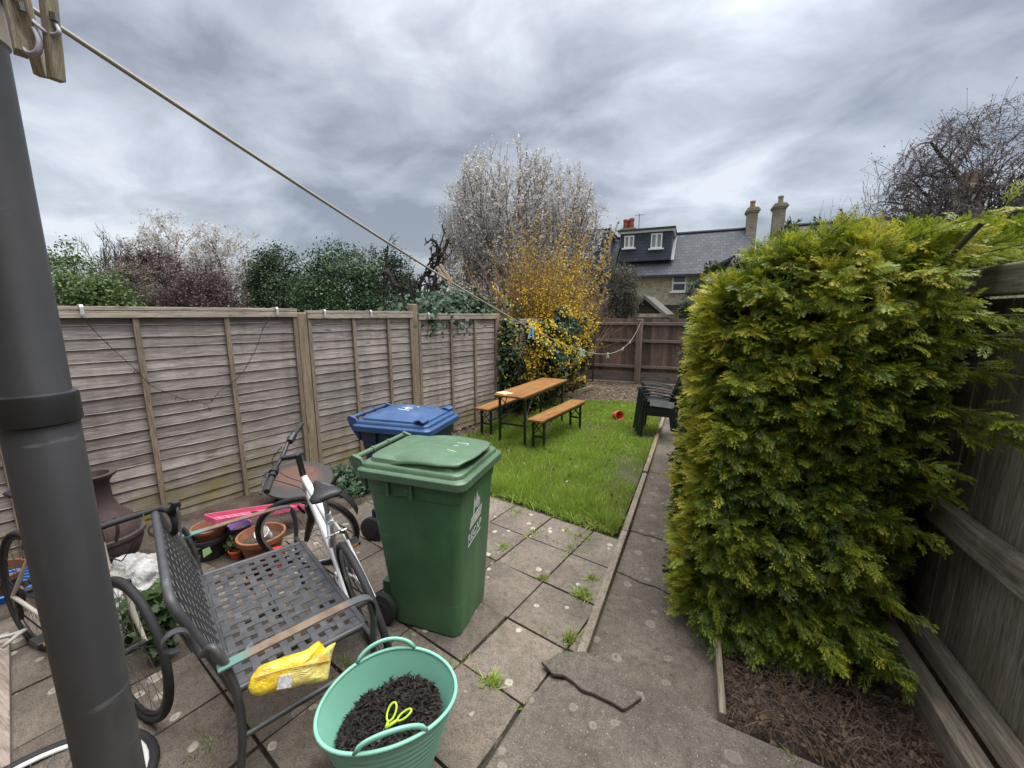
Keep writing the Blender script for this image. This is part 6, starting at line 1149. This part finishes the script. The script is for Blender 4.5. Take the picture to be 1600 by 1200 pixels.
# ---- stacked garden chairs
M_CH = m_plain('green_plastic_mat', (0.011, 0.021, 0.019), 0.4, var=0.2, sc=4, bump=0.04)
def make_chair(label, loc):
    T = thing('plastic_chair', label, 'chair', loc, R(180), 'stacked dark green plastic chairs')   # local +x is the front
    b = MB(); b.grid(lambda u, v: (-0.21+0.44*u, -0.22+0.44*v, 0.415-0.02*math.sin(u*PI)+0.01*u), 10, 8); o = b.build('seat', M_CH, T, smooth=True, solid=0.012)
    b = MB(); b.strip([(0.235, -0.22, 0.40), (0.235, 0.22, 0.40)], 0.05, 0.01, up=(1, 0, 0)); [b.box((0.0, s*0.232, 0.385), (0.44, 0.01, 0.075)) for s in (-1, 1)]; b.build('apron', M_CH, T)
    for s in (-1, 1):
        b = MB(); b.bar((0.215, s*0.245, 0.62), (0.27, s*0.265, 0.0), 0.05, 0.035, up=(1, 0, 0)); b.build('leg', M_CH, T, bevel=0.006)
        b = MB(); b.bar((-0.20, s*0.235, 0.44), (-0.275, s*0.25, 0.0), 0.05, 0.035, up=(1, 0, 0)); b.build('leg', M_CH, T, bevel=0.006)
        b = MB(); b.strip(bez([(0.245, s*0.25, 0.60), (0.235, s*0.25, 0.635), (0.10, s*0.255, 0.645), (-0.10, s*0.255, 0.625), (-0.24, s*0.24, 0.60)], 5), 0.055, 0.014, side=(0, 1, 0)); b.build('armrest', M_CH, T, bevel=0.004)
    b = MB(); f = lambda y, z: (-0.215-0.16*(z-0.42)/0.45-0.03*(1-(y/0.23)**2), y, z)
    b.tube(bez([f(-0.225, 0.42), f(-0.23, 0.7), f(-0.17, 0.86), f(0, 0.885), f(0.17, 0.86), f(0.23, 0.7), f(0.225, 0.42)], 6), 0.018, 8)
    for k in range(7): y = -0.165+0.055*k; b.strip([f(y, 0.43), f(y, 0.6), f(y, 0.75), f(y, 0.865)], 0.034, 0.008, side=(0, 1, 0))
    b.build('backrest', M_CH, T, smooth=40); return T
c0 = make_chair('bottom chair of the dark green plastic stack beside the conifer', (-0.30, 6.55, -0.02))
for k, (l, dx) in enumerate((('second chair up in the dark green plastic stack beside the conifer', 0.035), ('third chair up in the dark green plastic stack beside the conifer', 0.07), ('top chair of the dark green plastic stack beside the conifer', 0.105))):
    c = copy_tree(c0); c.location = (-0.30-dx, 6.53+0.01*k, -0.02+0.048*(k+1)); c['label'] = l
b = MB(); b.prism([(-0.17, -0.035), (0.17, -0.055), (0.17, 0.04), (-0.17, 0.06)], ((-0.29, 6.275, 0.53), (1, 0, 0), (0, 0, 1)), 0.012); tag(b.build('gap_patch', m_plain('gap_patch_mat', (0.42, 0.44, 0.45), 0.7, bump=0.05), bevel=0.003), 'pale grey patch added for the light gap in the side of the chair stack', 'board')  # pale patch added where light shows through between the chairs
# ---- pots and clutter along the left fence
M_TERRA = m_plain('terracotta_mat', (0.27, 0.105, 0.05), 0.8, var=0.3, sc=7, bump=0.25, dirt=0.3); M_TERRA2 = m_plain('old_terracotta_mat', (0.23, 0.085, 0.04), 0.85, var=0.4, sc=7, bump=0.25, dirt=0.4); M_BPLAS = m_plain('black_plastic_mat', (0.018, 0.018, 0.019), 0.5, bump=0.05)
def pot(name, label, loc, r, h, m, rot=(0, 0, 0), grp='flower pots by the left fence', fill=True, rim=True):
    T = thing(name, label, 'pot', loc, 0, grp); T.rotation_euler = rot; b = MB()
    pr_ = [(r*0.66, 0), (r*0.88, h*0.8)]+([(r*0.9, h*0.8), (r*1.0, h*0.81), (r*1.02, h*0.98), (r*1.0, h), (r*0.92, h)] if rim else [(r, h), (r*0.96, h)])+[(r*0.86, h*0.8), (r*0.66, h*0.25)]; b.lathe(pr_, 32); b.build('pot', m, T, smooth=40)
    if fill: b = MB(); b.grid(lambda u, v: (r*0.84*v*math.cos(2*PI*u), r*0.84*v*math.sin(2*PI*u), h*0.72+0.012*mnoise.noise((u*9, v*7, r*30))), 24, 6); b.build('compost', M_SOIL, T, smooth=True)
    return T
p = atz(415, 870); p.z = -0.02; big = pot('flower_pot', 'large round terracotta pot with a white cup inside, beside the bicycle front wheel', (p.x-0.02, p.y, -0.02), 0.165, 0.215, M_TERRA)
b = MB(); b.lathe([(0.035, 0), (0.052, 0.10), (0.048, 0.10), (0.032, 0.01)], 20); o = b.build('plastic_cup', M_WHITE, smooth=40); o.location = (p.x+0.02, p.y+0.02, 0.165); o.rotation_euler = (R(38), R(20), 0); tag(o, 'white plastic cup tipped inside the large terracotta pot', 'cup')
q = atz(330, 868); pot('flower_pot', 'black plastic pot with an orange rimmed pot sitting in it, left of the pink tray', (q.x, q.y, -0.02), 0.135, 0.20, M_BPLAS)
pot('flower_pot', 'orange plastic pot nested in the black pot', (q.x+0.01, q.y+0.01, 0.135), 0.12, 0.115, M_TERRA, fill=False)
q = atz(382, 852); pot('flower_pot', 'small purple pot between the black pot and the large terracotta one', (q.x-0.12, q.y+0.05, -0.02), 0.085, 0.15, m_plain('purple_mat', (0.27, 0.13, 0.42), 0.5, bump=0))
q = atz(405, 893); pot('flower_pot', 'maroon plastic pot lying on its side behind the bench seat', (q.x, q.y, 0.05), 0.085, 0.16, m_plain('maroon_mat', (0.11, 0.03, 0.03), 0.5, bump=0), (R(78), 0, R(60)), fill=False)
q = atz(437, 882); pot('flower_pot', 'red plastic pot upside down behind the bench seat', (q.x, q.y, 0.13), 0.075, 0.13, m_plain('red_mat', (0.50, 0.05, 0.04), 0.5, bump=0), (R(168), 0, 0), fill=False)
q = atz(370, 872); pot('flower_pot', 'tiny orange red pot with green seedlings near the black pot', (q.x, q.y, -0.01), 0.05, 0.085, m_plain('orange_red_mat', (0.55, 0.10, 0.03), 0.6, bump=0)); o = COL.objects[-1] if False else None
t0_ = thing('seedling', 'little green seedlings by the tiny orange pot', 'plant', (q.x-0.05, q.y+0.04, 0)); P, O = clumps((0, 0, 0.10), (0.07, 0.07, 0.05), 12, 14, 0.02, 0.3, 0.0); leaf_cloud('leaves', P, 0.035, L_LIME, t0_, 0.6)
q = atz(955, 655); pot('flower_pot', 'small orange pot lying on its side on the lawn', (q.x+0.06, q.y, 0.085), 0.085, 0.17, m_plain('bright_orange_mat', (0.62, 0.13, 0.055), 0.55, var=0.1, bump=0), (R(80), 0, R(40)), 'flower pots on the lawn', False)
q = atz(5, 940); pot('flower_pot', 'terracotta pot at the far left edge beside the drainpipe', (q.x-0.1, q.y, -0.02), 0.16, 0.2, M_TERRA2)
# pink tray
M_PINK = m_plain('pink_plastic_mat', (0.55, 0.10, 0.18), 0.45, var=0.12, bump=0.03); q = atz(402, 812, 0.20); T = thing('plastic_tray', 'bright pink plastic tray lying across the pots against the fence', 'tray', (q.x-0.02, q.y+0.02, 0.235)); T.rotation_euler = (R(-4), R(14), math.atan2(FD.y, FD.x)+R(4))
b = MB(); l_, w_ = 0.34, 0.10; b.box((0, 0, 0.004), (2*l_, 2*w_, 0.006)); [b.box((0, s*w_, 0.02), (2*l_, 0.008, 0.04)) for s in (-1, 1)]; [b.box((s*l_, 0, 0.02), (0.008, 2*w_, 0.04)) for s in (-1, 1)]; b.build('tray', M_PINK, T, bevel=0.003)
b = MB(); b.prism(rrect(0.028, 0.075, 0.02, 4), ((0.0, 0, 0.0075), (1, 0, 0), (0, 1, 0)), 0.003); b.build('hand_slot', M_BPLAS, T)
b = MB(); [b.box((-0.26+0.055*k, 0, 0.009), (0.012, 0.15, 0.004)) for k in range(4)]; [b.box((0.10+0.055*k, 0, 0.009), (0.012, 0.15, 0.004)) for k in range(4)]; b.build('slats', m_plain('pale_pink_mat', (0.62, 0.32, 0.36), 0.5, bump=0), T)
# blue stick and canes
def stick(name, label, pts, r, m, cat='stick', grp=None, n=7): b = MB(); b.tube(pts, r, n); return tag(b.build(name, m, smooth=50), label, cat, grp)
M_CANE = m_plain('cane_mat', (0.45, 0.34, 0.18), 0.6, var=0.2, sc=20); M_SKY = m_plain('sky_blue_mat', (0.12, 0.40, 0.66), 0.5, bump=0)
b = MB(); b.strip([atz(296, 833, 0.215), atz(342, 824, 0.22)], 0.035, 0.008); tag(b.build('slat', M_SKY), 'sky blue painted slat resting over the pots behind the bench', 'slat')
stick('garden_cane', 'bamboo cane lying on the soil from the bench back toward the large terracotta pot', [atz(312, 868, 0.03), atz(378, 846, 0.04)], 0.006, M_CANE, 'cane', 'canes by the left fence')
stick('garden_cane', 'bamboo cane leaning along the fence foot behind the pots', [atz(195, 905, 0.06), atz(262, 868, 0.05), atz(350, 822, 0.10), atz(392, 803, 0.12)], 0.007, M_CANE, 'cane', 'canes by the left fence')
# chiminea
M_RUST = m_plain('rusty_iron_mat', (0.060, 0.032, 0.026), 0.75, c2=(0.034, 0.024, 0.022), sc=7, bump=0.5, dirt=0.3); q = atz(172, 890)
T = thing('chiminea', 'dark rusty cast iron chiminea standing by the lap fence near the drainpipe', 'chiminea', (q.x+0.02, q.y, -0.02))
b = MB(); b.lathe([(0.09, 0.10), (0.17, 0.14), (0.205, 0.24), (0.20, 0.34), (0.165, 0.42), (0.10, 0.50), (0.075, 0.58), (0.072, 0.70), (0.095, 0.735), (0.115, 0.75), (0.115, 0.765), (0.08, 0.765), (0.06, 0.70)], 36); b.build('body', M_RUST, T, smooth=60)
b = MB(); b.lathe([(0.207, 0.285), (0.222, 0.29), (0.222, 0.315), (0.205, 0.32)], 36); b.build('flange', M_RUST, T, smooth=40)
for k in range(3): a = 2*PI*k/3+0.4; b = MB(); b.tube([(0.12*math.cos(a), 0.12*math.sin(a), 0.16), (0.19*math.cos(a), 0.19*math.sin(a), 0.0)], 0.016, 7); b.build('leg', M_RUST, T)
b = MB(); b.tube(bez([(0.20, -0.02, 0.30), (0.26, -0.02, 0.42), (0.24, -0.02, 0.5)], 5), 0.010, 6); b.build('handle', M_RUST, T)
# fire pit lid leaning by the fence
t = NT('fire_lid_mat'); v = t.coord(); sp_ = t.n('ShaderNodeVectorMath', {0: v}, operation='LENGTH').outputs['Value']; n_ = t.noise(v, 7, 7, 0.65)
c = t.mix(t.ramp(t.math('ADD', sp_, t.math('MULTIPLY_ADD', n_, 0.16, -0.08)), ((0.17, 0.0), (0.24, 1.0))), (0.105, 0.052, 0.038), (0.040, 0.038, 0.037)); t.base(c, 0.75); t.bump(n_, 0.3, 0.01)
q = atz(468, 786); T = thing('fire_pit', 'round dark fire pit bowl with a rusty centre standing by the fence behind the bicycle', 'fire pit', (q.x-0.02, q.y+0.03, 0.235)); T.rotation_euler = (R(6), R(12), 0)
b = MB(); b.lathe([(0.0, 0.055), (0.10, 0.052), (0.22, 0.036), (0.29, 0.012), (0.315, 0.010), (0.32, 0.0), (0.315, -0.012), (0.29, -0.014), (0.2, -0.10), (0.1, -0.13)], 44); b.build('bowl', t.m, T, smooth=40)
for k in range(3): a = 2*PI*k/3; b = MB(); b.tube([(0.18*math.cos(a), 0.18*math.sin(a), -0.09), (0.22*math.cos(a), 0.22*math.sin(a), -0.27)], 0.012, 6); b.build('leg', M_BLK, T)
# white plastic sacks
def sack(name, label, loc, s, m, grp=None):
    b = MB()
    def fn(u, v):
        a = 2*PI*u; e = PI*v; d = Vector((math.sin(e)*math.cos(a), math.sin(e)*math.sin(a), math.cos(e))); k = 1+0.35*mnoise.noise(d*2.1+Vector(loc))+0.18*abs(mnoise.noise(d*5.5+Vector(loc))); return (d.x*s[0]*k, d.y*s[1]*k, max(-0.0, d.z*s[2]*k+s[2]*0.5))
    b.grid(fn, 48, 30); o = b.build(name, m, smooth=60); o.location = loc; return tag(o, label, 'bag', grp)
t = NT('thin_plastic_mat'); v = t.coord(); c = t.mix(t.ramp(t.noise(v, 6, 5), ((0.4, 0.0), (0.6, 1.0))), (0.24, 0.235, 0.23), (0.42, 0.415, 0.41)); t.base(c, 0.35); t.bump(t.noise(v, 14, 5, 0.6, 1.5), 0.8, 0.03)
q = atz(222, 915); sack('plastic_sack', 'crumpled white plastic sack on the ground behind the bench near the drainpipe', (q.x, q.y, 0.0), (0.24, 0.17, 0.13), t.m, 'white plastic sacks')
q = atz(245, 955); sack('plastic_sack', 'lower white plastic sack against the bench back beside the weeds', (q.x-0.08, q.y, -0.01), (0.16, 0.13, 0.09), t.m, 'white plastic sacks')
# weeds by the bench back
L_WEED = m_leaf('weed_leaf_mat', ((0.0, (0.02, 0.045, 0.015)), (0.5, (0.05, 0.10, 0.03)), (1.0, (0.12, 0.19, 0.06))), 0.3, 0.5)
def weed(label, loc, H, n, s, sp=0.12):
    T = thing('weed_plant', label, 'plant', loc, 0, 'leafy weeds around the bench'); b = MB(); P = []; N_ = []
    for k in range(n):
        e = Vector((random.gauss(0, sp), random.gauss(0, sp), H*random.uniform(0.55, 1))); pts = bez([(0, 0, 0), (e.x*0.3, e.y*0.3, e.z*0.55), tuple(e)], 5); b.tube(pts, 0.003, 4)
        for j, p in enumerate(pts[2:]):
            for m_ in range(3): a = random.uniform(0, 2*PI); P.append((p.x+0.035*math.cos(a), p.y+0.035*math.sin(a), p.z+random.uniform(-0.01, 0.01)))
    b.build('stems', L_WEED, T); leaf_cloud('leaves', np.array(P), s, L_WEED, T, 0.62, np.array([0.1, -0.2, 0.9]), 0.12); return T
q = atz(262, 1035); weed('broad leaved green weed growing behind the bench backrest', (q.x-0.03, q.y, 0), 0.48, 8, 0.075)
q = atz(285, 905); weed('pale green leafy shoots poking through the bench lattice', (q.x, q.y, 0.0), 0.26, 6, 0.07, 0.05)
q = atz(215, 1000); weed('low dark weed in front of the road bicycle wheel', (q.x, q.y, 0), 0.30, 6, 0.065)
# ivy, twigs at the fence foot behind the green bin
T = thing('ground_ivy', 'low ivy and dry twigs growing at the fence foot between post and green bin', 'climber', atz(545, 762)); P, O = clumps((0, 0.1, 0.06), (0.4, 0.42, 0.09), 90, 22, 0.04, 0.2, 0.0); leaf_cloud('leaves', P, 0.055, L_IVY, T, 0.8, np.array([0.2, -0.2, 0.9])); mb = MB(); tips = []
for k in range(22): grow(mb, (random.gauss(-0.12, 0.15), random.gauss(0.05, 0.15), 0.02), (random.gauss(0, 1), random.gauss(0, 1), 0.5), random.uniform(0.2, 0.4), 0.005, 0, dict(jit=0.2, up=0, levels=1, kids=(2,), ang=0.6, lr=0.5, rr=0.6, rmin=0.002), tips)
mb.build('stems', BK_TAN, T)
stick('steel_tube', 'black tube leaning out from behind the fire pit', [atz(505, 775, 0.10), atz(535, 735, 0.36)], 0.016, M_BLK, 'tube')
# hose and odds at the far left edge
b = MB(); q = atz(8, 925, 0.12)
b.tube([(q.x+(0.14+0.01*(k//24))*math.cos(k*PI/12), q.y+(0.14+0.01*(k//24))*math.sin(k*PI/12), 0.10+0.016*(k/24)) for k in range(110)], 0.009, 6); tag(b.build('garden_hose', m_plain('hose_mat', (0.02, 0.18, 0.55), 0.4, bump=0), smooth=True), 'coil of blue hose at the far left edge', 'hose')
b = MB(); q = atz(22, 1020); b.tube([(q.x+0.07*math.cos(k*PI/9), q.y-0.05+0.10*math.sin(k*PI/9), 0.10+0.02*math.sin(k*PI/4.5)) for k in range(17)], 0.011, 8); tag(b.build('bicycle_lock', m_plain('lock_mat', (0.50, 0.48, 0.43), 0.5, bump=0), smooth=True), 'pale looped bicycle lock on the ground left of the drainpipe', 'lock')
b = MB(); a = atz(4, 1000, 0.02); c_ = atz(30, 1230, 0.02); b.bar((a.x-0.03, a.y, 0.02), (c_.x-0.02, c_.y-0.05, 0.02), 0.07, 0.05); tag(b.build('timber_plank', m_wood('plank_mat', (0.30, 0.235, 0.20), (0.42, 0.35, 0.31), 'X', 5), bevel=0.004), 'weathered plank lying in the bottom left corner', 'plank')
# ---- washing line and pegs
M_LINE = m_plain('line_mat', (0.40, 0.36, 0.27), 0.6, var=0.2, bump=0); LS = Vector((PX+0.035, PY+0.02, 2.195)); LE = Vector((-1.17, 11.20, 1.655)); SAG = 0.60
def lp(t_): p = LS.lerp(LE, t_); p.z -= SAG*4*t_*(1-t_); return p
b = MB(); pts = [lp((k/90)**1.5) for k in range(91)]; b.tube(pts, 0.0032, 8); b.tube([(PX+PR*1.08*math.cos(k*PI/8), PY+PR*1.08*math.sin(k*PI/8), 2.19+0.0015*k/4) for k in range(40)], 0.0032, 6); tag(b.build('washing_line', M_LINE, smooth=True), 'pale cord washing line strung from the drainpipe to the back fence post', 'washing line')
def to_px(p): d = Vector(p)-CAM; w_ = d.dot(_F); return 800+FPX*d.dot(_R)/w_, 600-FPX*d.dot(_U)/w_
def line_at(px_):
    lo, hi = 0.0, 0.85
    best = min(((abs(to_px(lp(k/6000))[0]-px_), k/6000) for k in range(5400)), key=lambda q: q[0]); return best[1]
def make_peg(label, m, open_=0.10):
    T = thing('clothes_peg', label, 'peg', (0, 0, 0), 0, 'clothes pegs on the washing line')
    for s in (-1, 1):
        b = MB(); b.prism([(-0.0045, 0.016), (-0.006, 0.0), (-0.0045, -0.03), (-0.004, -0.055), (0.004, -0.055), (0.0048, -0.03), (0.004, 0.0), (0.0035, 0.016)], ((0, 0.005, 0), (math.cos(s*open_), 0, math.sin(s*open_)), (-math.sin(s*open_), 0, math.cos(s*open_))), 0.010)
        o = b.build('peg_leg', m, T, bevel=0.001); o.location = (s*0.0052, 0, 0)
    b = MB(); b.tube([(0.007*math.cos(k*PI/6), -0.004+0.008*k/26, -0.016+0.006*math.sin(k*PI/6)) for k in range(26)], 0.0009, 5); b.build('spring', M_STEEL, T); return T
MP = {k: m_plain(k+'_peg_mat', c, 0.5, var=0.1, bump=0) for k, c in dict(wood=(0.52, 0.42, 0.26), blue=(0.30, 0.60, 0.68), yellow=(0.78, 0.56, 0.03), green=(0.62, 0.74, 0.55)).items()}
for px_, col, ang, l in ((700, 'wood', 2.55, 'wooden peg on the line in front of the bare pruned tree'), (831, 'blue', 0.10, 'pale blue peg on the line in front of the yellow flowers'), (868, 'yellow', -0.9, 'yellow peg tilted flat, first right of the blue peg'), (880, 'yellow', -0.6, 'yellow peg in the middle of the three yellow ones'), (893, 'yellow', 0.45, 'yellow peg next to the pale green pegs'), (908, 'green', -0.15, 'pale green peg nearest the yellow pegs'), (912, 'green', 0.25, 'pale green peg crossing the one nearest the yellow pegs'), (950, 'green', 0.05, 'pale green peg at the lowest point of the line'), (974, 'green', 0.4, 'pale green peg on the rising part of the line'), (985, 'green', 0.1, 'pale green peg highest up the line near the post')):
    T = make_peg(l, MP[col], 0.13 if col != 'wood' else 0.04); p = lp(line_at(px_)); T.location = p; d = (p-CAM); T.rotation_mode = 'QUATERNION'; T.rotation_quaternion = Quaternion((0, 0, 1), math.atan2(-d.x, d.y)+0.25) @ Quaternion((0, 1, 0), ang)
# big pegs and a lilac hook close by, clipped on the line at the pipe
M_PEGW = m_wood('peg_wood_mat', (0.33, 0.28, 0.19), (0.46, 0.40, 0.29), 'Z', 60, rough=0.8, var=0.1, knots=False, stain=0.1, bump=0.1)
def big_peg(label, px_, py_, D, w_, h, tilt, dp, yaw):
    p = CAM+ray(px_, py_)*D; T = thing('clothes_peg', label, 'peg', p, 0, 'wooden pegs by the drainpipe'); T.rotation_euler = (0, tilt, YAW+yaw)
    b = MB(); b.prism([(-w_/2, 0), (-w_/2, h), (w_/2, h), (w_/2, 0.012), (w_/2*0.9, 0)], ((0, 0, 0), (1, 0, 0), (0, 0, 1)), -dp); b.build('peg_leg', M_PEGW, T, bevel=0.0006)
    b = MB(); b.tube([(w_*0.55, dp*0.5+0.0*k, h*0.55+0.0015*k) for k in range(5)], 0.003, 6); b.build('spring', M_STEEL, T); return T
big_peg('wooden peg at the top left corner, hanging over the drainpipe', 22, 80, 0.36, 0.0135, 0.08, R(-5), 0.009, R(-35))
big_peg('wooden peg hanging lowest beside the drainpipe top, nearer the line', 78, 122, 0.37, 0.0125, 0.085, R(9), 0.009, R(-25))
big_peg('darker half of a wooden peg just left of the lowest one', 56, 118, 0.375, 0.013, 0.085, R(13), 0.008, R(-60))
p0 = lambda x, y: CAM+ray(x, y)*0.362
b = MB(); b.tube(bez([p0(36, -10), p0(34, 12), p0(52, 34), p0(78, 53), p0(92, 52), p0(88, 40), p0(74, 20), p0(60, -10)], 6), 0.0017, 8, sq=(1, 1.35)); b.tube(bez([p0(54, 45), p0(62, 66), p0(58, 82), p0(44, 84), p0(36, 70), p0(40, 40)], 6), 0.0018, 8, sq=(1, 1.4))
tag(b.build('plastic_hook', m_plain('lilac_mat', (0.50, 0.46, 0.54), 0.45, bump=0), smooth=True), 'lilac white plastic loop hanging among the wooden pegs at the top left', 'hook')
# ---- string of dead fairy lights on the first lap panel
fp = p1+nrm*0.085; pp = lambda x, y: atp(x, y, fp, nrm); LP_ = [pp(*q) for q in ((127, 494), (160, 530), (212, 578), (236, 602), (262, 614), (290, 625), (316, 630), (330, 628), (342, 612), (362, 598), (378, 583), (392, 560), (402, 540), (412, 512), (424, 494))]
b = MB(); cur = bez(LP_, 6); b.tube(cur, 0.0026, 5)
for k in range(2, len(cur)-1, 5): a = random.uniform(-0.02, 0.02); b.tube([cur[k], cur[k]+FD*a+Vector((0, 0, random.choice((-0.022, 0.02))))], 0.0028, 5)
b.tube([cur[38], cur[38]+FD*0.02-Vector((0, 0, 0.05)), cur[38]+FD*0.035-Vector((0, 0, 0.085))], 0.002, 5); tag(b.build('fairy_lights', M_BLK), 'black string of unlit fairy lights drooping across the nearest lap fence panel', 'fairy lights')
